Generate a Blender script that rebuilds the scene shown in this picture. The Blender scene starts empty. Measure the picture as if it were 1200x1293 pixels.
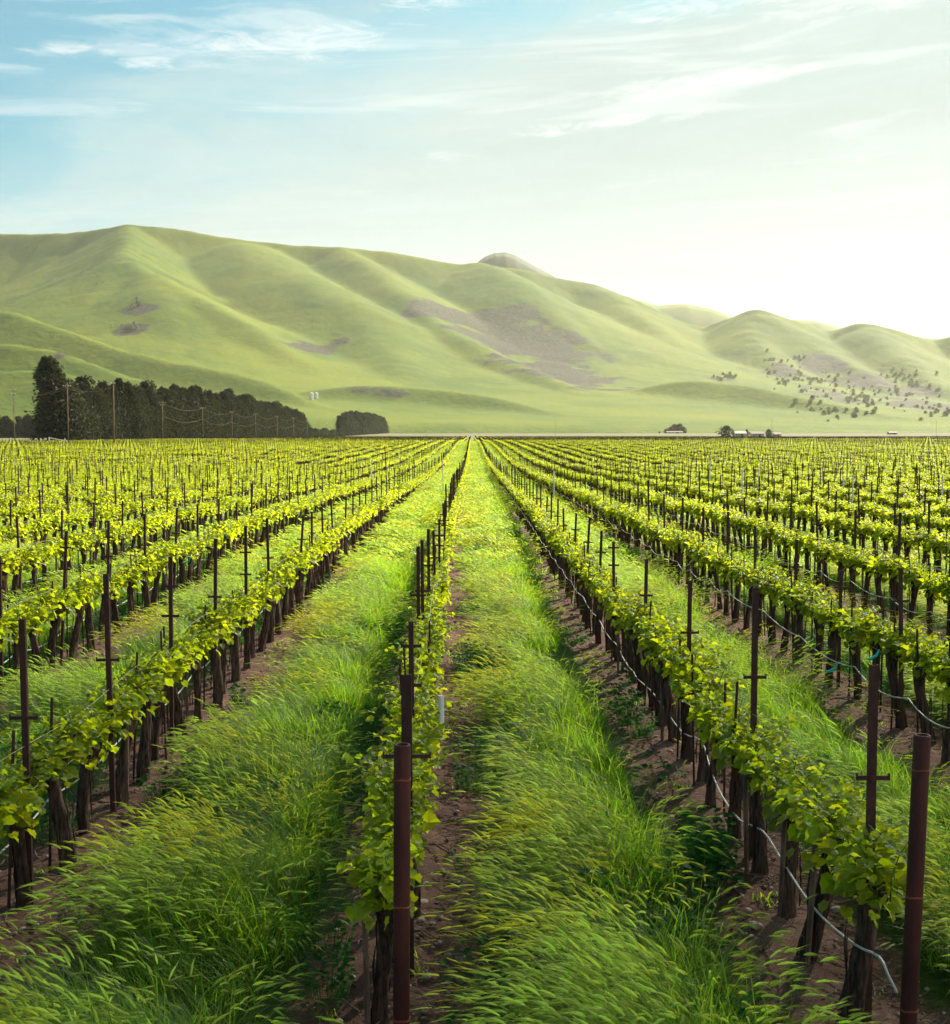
import bpy, math, random
import numpy as np
from mathutils import Vector, Matrix, Euler
random.seed(7); rng = np.random.default_rng(11)
R = math.radians
scn = bpy.context.scene
col = scn.collection

# ------------------------------------------------------------------ camera
FPX = 1600.0; VPX, VPY = 596.0, 549.0; CX, CY = 600.0, 646.5; CAM_H = 3.0
PITCH = math.atan((CY - VPY) / FPX); YAW = math.atan((CX - VPX) / FPX)
cam = bpy.data.objects.new('camera', bpy.data.cameras.new('camera')); col.objects.link(cam)
cam.location = (0, 0, CAM_H)
cam.rotation_euler = (math.pi / 2 - PITCH, 0, -YAW)
cam.data.sensor_fit = 'HORIZONTAL'; cam.data.sensor_width = 36; cam.data.lens = 36 * FPX / 1200
cam.data.clip_start = 0.1; cam.data.clip_end = 60000
scn.camera = cam

# ------------------------------------------------------------------ sun, sky, exposure
SUN_EL, SUN_AZ = R(37), R(34)          # azimuth measured clockwise from the view direction (+Y)
sd = Vector((math.sin(SUN_AZ) * math.cos(SUN_EL), math.cos(SUN_AZ) * math.cos(SUN_EL), math.sin(SUN_EL)))
sl = bpy.data.lights.new('sun', 'SUN'); sl.energy = 5.0; sl.angle = R(0.6); sl.color = (1.0, 0.93, 0.78)
so = bpy.data.objects.new('sun', sl); col.objects.link(so)
so.rotation_euler = (-sd).to_track_quat('-Z', 'Y').to_euler()

class NT:
    def __init__(s, tree): s.t = tree; s.n = tree.nodes; s.l = tree.links
    def node(s, typ, **kw):
        n = s.n.new(typ)
        for k, v in kw.items(): setattr(n, k, v)
        return n
    def link(s, a, b): s.l.new(a, b)
    def val(s, inp, v):
        if hasattr(v, 'links'): s.l.new(v, inp)
        else: inp.default_value = v
    def math(s, op, a, b=0.0, c=0.0, clamp=False):
        n = s.node('ShaderNodeMath', operation=op, use_clamp=clamp)
        s.val(n.inputs[0], a); s.val(n.inputs[1], b); s.val(n.inputs[2], c); return n.outputs[0]
    def ss(s, x, a, b):
        n = s.node('ShaderNodeMapRange', interpolation_type='SMOOTHSTEP')
        s.val(n.inputs[0], x); n.inputs[1].default_value = a; n.inputs[2].default_value = b
        return n.outputs[0]
    def mix(s, f, a, b, mode='MIX'):
        n = s.node('ShaderNodeMix', data_type='RGBA', blend_type=mode)
        s.val(n.inputs[0], f); s.val(n.inputs[6], a); s.val(n.inputs[7], b); return n.outputs[2]
    def comb(s, x, y, z):
        n = s.node('ShaderNodeCombineXYZ'); s.val(n.inputs[0], x); s.val(n.inputs[1], y); s.val(n.inputs[2], z); return n.outputs[0]
    def noise(s, vec, scale, detail=4, rough=0.55, dist=0.0):
        n = s.node('ShaderNodeTexNoise'); s.link(vec, n.inputs['Vector'])
        n.inputs['Scale'].default_value = scale; n.inputs['Detail'].default_value = detail
        n.inputs['Roughness'].default_value = rough; n.inputs['Distortion'].default_value = dist
        return n.outputs['Fac']
def c4(c): return (c[0], c[1], c[2], 1.0)

world = bpy.data.worlds.new('World'); scn.world = world; world.use_nodes = True
w = NT(world.node_tree); w.n.clear()
sky = w.node('ShaderNodeTexSky', sky_type='NISHITA', sun_disc=False)
sky.sun_elevation = SUN_EL; sky.sun_rotation = SUN_AZ; sky.altitude = 50
sky.air_density = 1.0; sky.dust_density = 1.6; sky.ozone_density = 1.5
tc = w.node('ShaderNodeTexCoord')
sp = w.node('ShaderNodeSeparateXYZ'); w.link(tc.outputs['Generated'], sp.inputs[0])
az = w.math('ARCTAN2', sp.outputs[0], sp.outputs[1]); el = w.math('ARCSINE', sp.outputs[2])
# thin veil of high clouds, open to the blue towards the upper left
wv = w.comb(w.math('MULTIPLY', az, 1.4), w.math('MULTIPLY', w.math('ADD', el, w.math('MULTIPLY', az, -0.10)), 7.0), 3.1)
n1 = w.noise(wv, 2.2, 6, 0.6, 0.6)
blue = w.math('ADD', w.math('ADD', w.math('MULTIPLY', el, 2.9), w.math('MULTIPLY', az, -1.15)), w.math('MULTIPLY', w.math('SUBTRACT', n1, 0.5), 0.9))
blue = w.ss(blue, 0.66, 1.22)
veil = w.math('MULTIPLY', w.math('SUBTRACT', 1.0, w.math('MULTIPLY', blue, 0.90)), w.math('SUBTRACT', 1.0, w.math('MULTIPLY', w.ss(el, 0.45, 0.95), 0.8)))
wv2 = w.comb(w.math('MULTIPLY', az, 2.6), w.math('MULTIPLY', w.math('ADD', el, w.math('MULTIPLY', az, -0.06)), 24.0), 9.7)
n2 = w.noise(wv2, 1.6, 8, 0.62, 0.9)
hi = w.ss(w.math('ADD', n2, w.math('MULTIPLY', w.ss(el, 0.16, 0.34), 0.10)), 0.57, 0.74)
def puff(a0, e0, ra, re, th=0.55):
    da = w.math('DIVIDE', w.math('SUBTRACT', az, a0), ra); de = w.math('DIVIDE', w.math('SUBTRACT', w.math('SUBTRACT', el, e0), w.math('MULTIPLY', w.math('SUBTRACT', az, a0), 0.09)), re)
    d = w.math('ADD', w.math('MULTIPLY', da, da), w.math('MULTIPLY', de, de))
    m = w.math('SUBTRACT', w.math('ADD', w.math('MULTIPLY', n3, 2.4), -0.15), w.math('MULTIPLY', d, 0.75))
    return w.ss(m, 0.62, 1.35)
wv3 = w.comb(w.math('MULTIPLY', az, 9.0), w.math('MULTIPLY', el, 42.0), 1.7)
n3 = w.noise(wv3, 2.1, 10, 0.68, 1.6)
pf = puff(-0.305, 0.277, 0.050, 0.010)
for a0, e0, ra, re in ((-0.245, 0.272, 0.035, 0.007), (-0.15, 0.290, 0.14, 0.017), (-0.02, 0.323, 0.07, 0.010), (0.20, 0.318, 0.16, 0.014), (0.18, 0.262, 0.13, 0.012), (0.33, 0.315, 0.15, 0.016), (0.10, 0.235, 0.12, 0.008)):
    pf = w.math('MAXIMUM', pf, puff(a0, e0, ra, re))
warm = w.ss(w.math('ADD', el, w.math('MULTIPLY', w.math('SUBTRACT', 0.12, az), 0.16)), 0.24, 0.04)
vc = w.mix(warm, c4((2.15, 2.68, 2.72)), c4((3.9, 3.95, 3.8)))
side = w.ss(w.math('ABSOLUTE', w.math('SUBTRACT', az, 0.22)), 0.75, 0.0)
vc = w.mix(w.math('MULTIPLY', side, 0.6), vc, c4((1.75, 2.15, 2.15)))
n5 = w.noise(wv2, 0.7, 9, 0.68, 1.2); kv = w.math('ADD', 0.78, w.math('MULTIPLY', n5, 0.44)); vc = w.mix(1.0, vc, w.comb(kv, kv, kv), 'MULTIPLY')
skyb = w.mix(1.0, sky.outputs[0], c4((0.10, 0.36, 0.38)), 'MULTIPLY')
c = w.mix(veil, skyb, vc)
c = w.mix(w.math('MULTIPLY', hi, 0.36), c, c4((3.5, 3.7, 3.7)))
c = w.mix(w.math('MULTIPLY', pf, 0.55), c, c4((3.6, 3.75, 3.75)))
# below the horizon the world is dull ground
c = w.mix(w.ss(el, -0.12, -0.02), c4((1.0, 1.1, 0.8)), c)
bg = w.node('ShaderNodeBackground'); w.link(c, bg.inputs[0]); bg.inputs[1].default_value = 0.10
wo = w.node('ShaderNodeOutputWorld'); w.link(bg.outputs[0], wo.inputs[0])

scn.view_settings.view_transform = 'Standard'; scn.view_settings.look = 'None'
scn.view_settings.gamma = 1.0; scn.view_settings.exposure = 1.5
scn.render.engine = 'CYCLES'
cy = scn.cycles
cy.max_bounces = 5; cy.diffuse_bounces = 2; cy.glossy_bounces = 1; cy.transmission_bounces = 3
cy.volume_bounces = 0; cy.transparent_max_bounces = 4; cy.caustics_reflective = False; cy.caustics_refractive = False
cy.use_denoising = True; cy.sample_clamp_indirect = 4.0
try: cy.denoiser = 'OPENIMAGEDENOISE'; cy.denoising_prefilter = 'FAST'
except Exception: pass

# ------------------------------------------------------------------ helpers
def hsh(ix, iy, seed):
    n = (ix * 374761393 + iy * 668265263 + seed * 974634777) & 0xffffffff
    n = ((n ^ (n >> 13)) * 1274126177) & 0xffffffff
    return ((n ^ (n >> 16)) & 0xffff) / 65535.0
def vnoise(x, y, seed=0):
    x = np.asarray(x, float); y = np.asarray(y, float)
    ix = np.floor(x).astype(np.int64); iy = np.floor(y).astype(np.int64)
    fx = x - ix; fy = y - iy; fx = fx * fx * (3 - 2 * fx); fy = fy * fy * (3 - 2 * fy)
    a = hsh(ix, iy, seed); b = hsh(ix + 1, iy, seed); c_ = hsh(ix, iy + 1, seed); d = hsh(ix + 1, iy + 1, seed)
    return (a * (1 - fx) + b * fx) * (1 - fy) + (c_ * (1 - fx) + d * fx) * fy - 0.5
def fbm(x, y, oct=4, seed=0, gain=0.5):
    s = 0; a = 1.0
    for o in range(oct):
        s = s + a * vnoise(x * 2 ** o + 17.3 * o, y * 2 ** o - 9.1 * o, seed + o); a *= gain
    return s
def sstep(a, b, x): t = np.clip((np.asarray(x, float) - a) / (b - a), 0, 1); return t * t * (3 - 2 * t)

def at(px, py, Y):
    """world point at distance Y that the photograph shows at (px, py)"""
    xc = (px - CX) / FPX; yc = (CY - py) / FPX
    d = Vector((xc, math.cos(PITCH) + yc * math.sin(PITCH), yc * math.cos(PITCH) - math.sin(PITCH)))
    d = Matrix.Rotation(-YAW, 3, 'Z') @ d
    return Vector((d.x / d.y * Y, Y, CAM_H + d.z / d.y * Y))

ROW0, SP, VS = -0.43, 2.4, 0.74        # first row, row spacing, vine spacing
def rowx(k, y): return ROW0 + SP * k - 0.17 * sstep(6, 30, y)
def G(x, y):                            # lie of the land
    y = np.asarray(y, float); x = np.asarray(x, float)
    g = 0.5 * sstep(120, 330, y) - 0.45 * sstep(35, 95, y) * (1 - sstep(110, 200, y)) + 5.5 * sstep(900, 2300, y)
    g = g + 0.22 * sstep(60, 180, y) * np.sin(x / 31.0 + 1.1) * np.cos(y / 47.0)
    return g
def Gs(x, y): return float(G(x, y))

def link(o, parent=None):
    col.objects.link(o)
    if parent: o.parent = parent
    return o
def mesh(name, V, F, mats, smooth=False, midx=None):
    me = bpy.data.meshes.new(name)
    V = np.asarray(V, np.float32)
    if isinstance(F, np.ndarray):
        nf, k = F.shape; me.vertices.add(len(V)); me.vertices.foreach_set('co', V.ravel())
        me.loops.add(nf * k); me.loops.foreach_set('vertex_index', F.astype(np.int32).ravel())
        me.polygons.add(nf); me.polygons.foreach_set('loop_start', np.arange(nf, dtype=np.int32) * k)
        me.polygons.foreach_set('loop_total', np.full(nf, k, np.int32))
        me.update(calc_edges=True)
    else:
        me.from_pydata(V.tolist(), [], F); me.update()
    for m in (mats if isinstance(mats, (list, tuple)) else [mats]): me.materials.append(m)
    if midx is not None: me.polygons.foreach_set('material_index', np.asarray(midx, np.int32))
    if smooth: me.polygons.foreach_set('use_smooth', np.ones(len(me.polygons), bool))
    me.validate(); return me
class MB:
    def __init__(s): s.V = []; s.F = []; s.M = []; s.n = 0
    def add(s, V, F, m=0):
        V = np.asarray(V, float); s.V.append(V)
        for f in F: s.F.append(tuple(int(i) + s.n for i in f)); s.M.append(m)
        s.n += len(V)
    def box(s, c, sz, m=0, rot=None):
        a = np.array([[x, y, z] for x in (-.5, .5) for y in (-.5, .5) for z in (-.5, .5)]) * np.array(sz)
        if rot is not None: a = a @ np.array(Euler(rot).to_matrix()).T
        s.add(a + np.array(c), [(0, 1, 3, 2), (4, 6, 7, 5), (0, 4, 5, 1), (2, 3, 7, 6), (0, 2, 6, 4), (1, 5, 7, 3)], m)
    def tube(s, P, r, n=6, m=0, cap=True, rough=0.0):
        P = np.asarray(P, float); k = len(P); r = np.broadcast_to(np.asarray(r, float), (k,))
        T = np.gradient(P, axis=0); T /= np.linalg.norm(T, axis=1)[:, None] + 1e-9
        up = np.array([0, 0, 1.0]) if abs(T[:, 2]).mean() < .8 else np.array([1.0, 0, 0])
        A = np.cross(T, up); A /= np.linalg.norm(A, axis=1)[:, None] + 1e-9; B = np.cross(T, A)
        th = np.arange(n) / n * 2 * np.pi
        rr = r[:, None] * (1 + (rng.random((k, n)) - .5) * rough)
        V = P[:, None] + rr[..., None] * (np.cos(th)[None, :, None] * A[:, None] + np.sin(th)[None, :, None] * B[:, None])
        F = [(i * n + j, i * n + (j + 1) % n, (i + 1) * n + (j + 1) % n, (i + 1) * n + j) for i in range(k - 1) for j in range(n)]
        if cap: F += [tuple(range(n))[::-1], tuple((k - 1) * n + j for j in range(n))]
        s.add(V.reshape(-1, 3), F, m)
    def mesh(s, name, mats, smooth=False):
        return mesh(name, np.concatenate(s.V), s.F, mats, smooth, s.M)
def put(name, me, parent=None, loc=(0, 0, 0), rot=(0, 0, 0), sc=1.0):
    o = bpy.data.objects.new(name, me); link(o, parent); o.location = loc; o.rotation_euler = rot
    o.scale = (sc,) * 3 if not hasattr(sc, '__len__') else sc
    return o
def tag(o, label=None, cat=None, group=None, kind=None):
    if label: o['label'] = label
    if cat: o['category'] = cat
    if group: o['group'] = group
    if kind: o['kind'] = kind
    return o
def scatter(name, P, rz, sc, idx, protos, label, cat, tilt=None, stuff=True):
    """one object whose points carry small meshes (uncountable things only)"""
    cc = bpy.data.collections.new(name + '_kinds')
    for i, me in enumerate(protos):
        cc.objects.link(bpy.data.objects.new('%s_kind_%02d' % (name, i), me))
    P = np.asarray(P, np.float32); n = len(P)
    me = bpy.data.meshes.new(name); me.vertices.add(n); me.vertices.foreach_set('co', P.ravel())
    rot = np.zeros((n, 3), np.float32); rot[:, 2] = rz
    if tilt is not None: rot[:, :2] = tilt
    a = me.attributes.new('rot', 'FLOAT_VECTOR', 'POINT'); a.data.foreach_set('vector', rot.ravel())
    s3 = np.asarray(sc, np.float32); s3 = np.repeat(s3[:, None], 3, 1) if s3.ndim == 1 else s3
    a = me.attributes.new('scl', 'FLOAT_VECTOR', 'POINT'); a.data.foreach_set('vector', np.ascontiguousarray(s3).ravel())
    a = me.attributes.new('idx', 'INT', 'POINT'); a.data.foreach_set('value', np.asarray(idx, np.int32))
    o = bpy.data.objects.new(name, me); link(o)
    g = bpy.data.node_groups.new(name, 'GeometryNodeTree')
    g.interface.new_socket('Geometry', in_out='INPUT', socket_type='NodeSocketGeometry')
    g.interface.new_socket('Geometry', in_out='OUTPUT', socket_type='NodeSocketGeometry')
    N = g.nodes; L = g.links
    gi = N.new('NodeGroupInput'); go = N.new('NodeGroupOutput')
    ci = N.new('GeometryNodeCollectionInfo'); ci.inputs[0].default_value = cc
    ci.inputs[1].default_value = True; ci.inputs[2].default_value = True
    ip = N.new('GeometryNodeInstanceOnPoints'); ip.inputs['Pick Instance'].default_value = True
    def na(nm, t):
        q = N.new('GeometryNodeInputNamedAttribute'); q.data_type = t; q.inputs[0].default_value = nm; return q.outputs[0]
    L.new(gi.outputs[0], ip.inputs['Points']); L.new(ci.outputs[0], ip.inputs['Instance'])
    L.new(na('idx', 'INT'), ip.inputs['Instance Index']); L.new(na('scl', 'FLOAT_VECTOR'), ip.inputs['Scale'])
    L.new(na('rot', 'FLOAT_VECTOR'), ip.inputs['Rotation']); L.new(ip.outputs[0], go.inputs[0])
    md = o.modifiers.new('scatter', 'NODES'); md.node_group = g
    return tag(o, label, cat, None, 'stuff' if stuff else None)

# ------------------------------------------------------------------ materials
def new_mat(name):
    m = bpy.data.materials.new(name); m.use_nodes = True; t = NT(m.node_tree); t.n.clear()
    out = t.node('ShaderNodeOutputMaterial'); return m, t, out
def leafmat(name, dif, tra, amount=0.5, rough=0.5, var=0.35, objvar=0.25, spec=0.3, hue2=None):
    m, t, out = new_mat(name)
    geo = t.node('ShaderNodeNewGeometry'); oi = t.node('ShaderNodeObjectInfo')
    r = geo.outputs['Random Per Island']
    k = t.math('ADD', t.math('MULTIPLY', t.math('SUBTRACT', r, .5), 2 * var), t.math('ADD', 1.0, t.math('MULTIPLY', t.math('SUBTRACT', oi.outputs['Random'], .5), 2 * objvar)))
    def shade(cc):
        base = c4(cc)
        if hue2: base = t.mix(t.ss(t.math('FRACT', t.math('MULTIPLY', r, 7.31)), 0.35, 1.0), c4(cc), c4([cc[i] * hue2[i] for i in range(3)]))
        return t.mix(1.0, base, t.comb(k, k, k), 'MULTIPLY')
    b = t.node('ShaderNodeBsdfPrincipled'); t.link(shade(dif), b.inputs['Base Color']); b.inputs['Roughness'].default_value = rough
    b.inputs['Specular IOR Level'].default_value = spec
    tr = t.node('ShaderNodeBsdfTranslucent'); t.link(shade(tra), tr.inputs[0])
    mx = t.node('ShaderNodeMixShader'); mx.inputs[0].default_value = amount
    t.link(b.outputs[0], mx.inputs[1]); t.link(tr.outputs[0], mx.inputs[2]); t.link(mx.outputs[0], out.inputs[0]); return m
def noisemat(name, a, b, scale=8, rough=0.8, stretch=(1, 1, 1), bump=0.0, detail=6, spec=0.3, metallic=0.0, lo=.35, hi=.68, objvar=0.0):
    m, t, out = new_mat(name)
    tcn = t.node('ShaderNodeTexCoord'); mp = t.node('ShaderNodeMapping'); t.link(tcn.outputs['Object'], mp.inputs[0]); mp.inputs['Scale'].default_value = stretch
    n = t.noise(mp.outputs[0], scale, detail, .6)
    bs = t.node('ShaderNodeBsdfPrincipled'); cc = t.mix(t.ss(n, lo, hi), c4(a), c4(b))
    if objvar:
        oi = t.node('ShaderNodeObjectInfo'); k = t.math('ADD', 1 - objvar, t.math('MULTIPLY', oi.outputs['Random'], 2 * objvar))
        cc = t.mix(1.0, cc, t.comb(k, k, k), 'MULTIPLY')
    t.link(cc, bs.inputs['Base Color'])
    bs.inputs['Roughness'].default_value = rough; bs.inputs['Metallic'].default_value = metallic; bs.inputs['Specular IOR Level'].default_value = spec
    if bump:
        bp = t.node('ShaderNodeBump'); bp.inputs['Strength'].default_value = bump; bp.inputs['Distance'].default_value = .02
        t.link(n, bp.inputs['Height']); t.link(bp.outputs[0], bs.inputs['Normal'])
    t.link(bs.outputs[0], out.inputs[0]); return m
M_leaf = leafmat('vine_leaf', (0.115, 0.175, 0.008), (0.60, 0.73, 0.014), 0.48, 0.45, 0.45, 0.15, 0.25, (1.45, 1.14, 0.8))
M_shoot = leafmat('vine_shoot', (0.16, 0.18, 0.03), (0.3, 0.3, 0.05), 0.3)
M_bark = noisemat('vine_bark', (0.028, 0.018, 0.015), (0.155, 0.095, 0.072), 9, 0.95, (5, 5, 0.8), 1.0, 8, 0.1, 0, .3, .75, 0.25)
M_steel = noisemat('rusty_steel', (0.03, 0.013, 0.011), (0.085, 0.027, 0.020), 14, 0.7, (1, 1, .5), 0.25, 8, 0.4, 0.2, .3, .7, .2)
M_pipe = noisemat('rust_pipe', (0.045, 0.012, 0.010), (0.105, 0.024, 0.017), 7, 0.6, (1, 1, .35), 0.3, 9, 0.3, 0.1, .3, .75)
M_seam = noisemat('rust_seam', (0.22, 0.05, 0.03), (0.32, 0.08, 0.045), 20, 0.6)
M_wood = noisemat('old_stake', (0.10, 0.06, 0.045), (0.22, 0.14, 0.10), 12, 0.9, (3, 3, .4), 0.4)
M_hose = noisemat('drip_hose', (0.42, 0.39, 0.34), (0.62, 0.59, 0.52), 3, 0.35, (1, 1, 1), 0, 3, 0.6)
M_wire = noisemat('wire', (0.35, 0.32, 0.2), (0.5, 0.46, 0.32), 3, 0.45, (1, 1, 1), 0, 3, 0.5, 0.3)
M_white = noisemat('white_sleeve', (0.62, 0.60, 0.53), (0.8, 0.79, 0.74), 6, 0.6)
M_teal = noisemat('teal_tie', (0.01, 0.30, 0.26), (0.02, 0.42, 0.36), 6, 0.5)
M_blade = leafmat('grass_blade', (0.075, 0.155, 0.014), (0.34, 0.62, 0.022), 0.55, 0.42, 0.4, 0.2, 0.3, (1.6, 1.15, 0.8))
M_ear = leafmat('grass_ear', (0.31, 0.38, 0.105), (0.76, 0.92, 0.17), 0.58, 0.5, 0.35, 0.2, 0.2, (1.06, 0.96, 0.85))
def gold_patches(m):
    t = NT(m.node_tree); g = t.node('ShaderNodeNewGeometry'); n = t.noise(g.outputs['Position'], .75, 3, .5)
    f = t.ss(n, .47, .62)
    for nd in list(t.n):
        if nd.type in ('BSDF_PRINCIPLED', 'BSDF_TRANSLUCENT'):
            i = nd.inputs[0]; src = i.links[0].from_socket
            t.link(t.mix(f, src, t.mix(1.0, src, c4((1.16, .98, .58)), 'MULTIPLY')), i)
gold_patches(M_ear)
M_weed = leafmat('weed_leaf', (0.022, 0.085, 0.012), (0.05, 0.26, 0.015), 0.42, 0.6, 0.35, 0.2, 0.12)
M_tree = leafmat('windbreak_leaf', (0.013, 0.016, 0.007), (0.045, 0.052, 0.012), 0.25, 0.7, 0.5, 0.25, 0.15)
M_oak = leafmat('oak_leaf', (0.03, 0.042, 0.014), (0.04, 0.06, 0.012), 0.25, 0.7, 0.4, 0.2, 0.15)
M_trunk = noisemat('tree_bark', (0.05, 0.035, 0.028), (0.12, 0.085, 0.065), 2, 0.9)
M_pole = noisemat('pole_wood', (0.16, 0.09, 0.055), (0.30, 0.18, 0.11), 2, 0.9, (2, 2, .2))
M_stone = noisemat('stone', (0.20, 0.15, 0.12), (0.42, 0.34, 0.28), 7, 0.9, objvar=0.3)
M_clod = noisemat('clod', (0.10, 0.052, 0.036), (0.20, 0.11, 0.08), 7, 0.95, objvar=0.3)

def ground_material():
    m, t, out = new_mat('field_soil')
    g = t.node('ShaderNodeNewGeometry'); P = g.outputs['Position']; s = t.node('ShaderNodeSeparateXYZ'); t.link(P, s.inputs[0])
    X, Y = s.outputs[0], s.outputs[1]
    n1 = t.noise(P, 1.7, 8, .62); n2 = t.noise(P, 17, 8, .65); n3 = t.noise(P, 90, 5, .6)
    soil = t.mix(t.ss(n1, .35, .7), c4((0.115, 0.056, 0.040)), c4((0.235, 0.125, 0.088)))
    soil = t.mix(t.math('MULTIPLY', t.ss(n2, .5, .72), .6), soil, c4((0.33, 0.20, 0.145)))
    soil = t.mix(t.math('MULTIPLY', t.ss(n3, .52, .35), .55), soil, c4((0.055, 0.03, 0.024)))
    # green ground cover between the rows
    ph = t.math('DIVIDE', t.math('SUBTRACT', X, ROW0), SP); fr = t.math('ABSOLUTE', t.math('SUBTRACT', t.math('FRACT', t.math('ADD', ph, 100.0)), .5))
    fr = t.math('ADD', fr, t.math('MULTIPLY', t.math('SUBTRACT', n1, .5), .22))
    gm = t.ss(fr, .33, .24)
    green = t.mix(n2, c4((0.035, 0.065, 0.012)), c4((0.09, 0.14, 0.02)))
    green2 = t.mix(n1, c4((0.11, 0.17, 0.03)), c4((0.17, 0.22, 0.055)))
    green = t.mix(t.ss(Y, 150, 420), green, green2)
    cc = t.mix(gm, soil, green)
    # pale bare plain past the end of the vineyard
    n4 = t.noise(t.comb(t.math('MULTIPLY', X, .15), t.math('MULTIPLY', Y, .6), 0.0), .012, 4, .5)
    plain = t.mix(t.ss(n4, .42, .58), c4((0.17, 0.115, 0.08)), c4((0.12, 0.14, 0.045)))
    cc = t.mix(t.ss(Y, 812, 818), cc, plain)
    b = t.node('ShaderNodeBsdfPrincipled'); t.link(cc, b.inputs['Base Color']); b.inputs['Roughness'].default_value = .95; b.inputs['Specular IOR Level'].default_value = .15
    h = t.math('ADD', t.math('MULTIPLY', n2, .7), t.math('MULTIPLY', n3, .35))
    bp = t.node('ShaderNodeBump'); bp.inputs['Strength'].default_value = 1.0; bp.inputs['Distance'].default_value = .05
    t.link(h, bp.inputs['Height']); t.link(bp.outputs[0], b.inputs['Normal']); t.link(b.outputs[0], out.inputs[0]); return m

# ------------------------------------------------------------------ ground
def lines(a0, a1, s0, grow, c0=0.0):
    L = [c0]; s = s0
    while L[-1] < a1: L.append(L[-1] + s); s *= grow
    Rr = [c0]; s = s0
    while Rr[-1] > a0: Rr.append(Rr[-1] - s); s *= grow
    return np.array(sorted(set(L + Rr)))
xs = np.concatenate([np.arange(-4.2, 4.2001, .045)]); ext = []; s_, v_ = .05, 4.2
while v_ < 8800: v_ += s_; s_ *= 1.07; ext.append(v_)
xs = np.concatenate([-np.array(ext)[::-1], xs, np.array(ext)])
yl = [-250, -80, -30, -12, -4, 0, 2, 3.5]; v_, s_ = 4.5, .035
while v_ < 9200: yl.append(v_); s_ = max(.035, v_ * .0055) if v_ < 60 else s_ * 1.045; v_ += s_
ys = np.array(yl)
XX, YY = np.meshgrid(xs, ys)
ZZ = G(XX, YY)
near = 1 - sstep(18, 45, YY)
rp = np.abs(((XX - ROW0) / SP + 100) % 1 - .5)      # .5 at a row, 0 mid strip
ZZ = ZZ + near * (0.035 * fbm(XX * 1.6, YY * 1.6, 3, 3) + 0.035 * fbm(XX * 9, YY * 9, 3, 5) + .05 * sstep(.3, .5, rp)) - 0.03
nx, ny = len(xs), len(ys)
ii = (np.arange(ny - 1)[:, None] * nx + np.arange(nx - 1)[None]).ravel()
F = np.stack([ii, ii + 1, ii + nx + 1, ii + nx], 1)
ground = put('ground', mesh('ground', np.stack([XX.ravel(), YY.ravel(), ZZ.ravel()], 1), F, ground_material(), True))
tag(ground, 'reddish brown vineyard soil with green strips between the vine rows', None, None, 'structure')

# ------------------------------------------------------------------ hills
def ridge_height(X, Y, lines_, w0=90.0, k=0.40, soft=26.0):
    H = np.full(X.shape, -400.0)
    for ln in lines_:
        pts = ln['p']; kk = ln.get('k', k); ww = ln.get('w', w0)
        best = np.full(X.shape, -9e9); ww = ww * ln.get('ws', 1.25)
        for (a, b) in zip(pts[:-1], pts[1:]):
            dx, dy = b[0] - a[0], b[1] - a[1]; L2 = dx * dx + dy * dy
            tt = np.clip(((X - a[0]) * dx + (Y - a[1]) * dy) / L2, 0, 1)
            d = np.hypot(X - a[0] - tt * dx, Y - a[1] - tt * dy)
            zr = np.maximum(a[2] + (b[2] - a[2]) * tt, 30.0); z = (zr + 60) * np.exp(-1.4 * kk * (np.sqrt(d * d + ww * ww) - ww) / (zr + 60)) - 60
            best = np.maximum(best, z)
        m = np.maximum(H, best); H = m + soft * np.log1p(np.exp(-np.abs(H - best) / soft)) * 1.0
    return H
def RL(pts, **kw):
    out = [tuple(at(px, py, D)) for px, py, D in pts]
    o2 = []
    for i in range(len(out) - 1):      # rounder polylines
        for j in range(4):
            t = j / 4; p0 = out[max(i - 1, 0)]; p1 = out[i]; p2 = out[i + 1]; p3 = out[min(i + 2, len(out) - 1)]
            o2.append(tuple(.5 * (2 * p1[q] + (p2[q] - p0[q]) * t + (2 * p0[q] - 5 * p1[q] + 4 * p2[q] - p3[q]) * t * t + (3 * p1[q] - p0[q] - 3 * p2[q] + p3[q]) * t ** 3) for q in range(3)))
    o2.append(out[-1]); kw['p'] = o2; return kw
DY = 3   # ridges are rounded off a little by the blend
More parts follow.
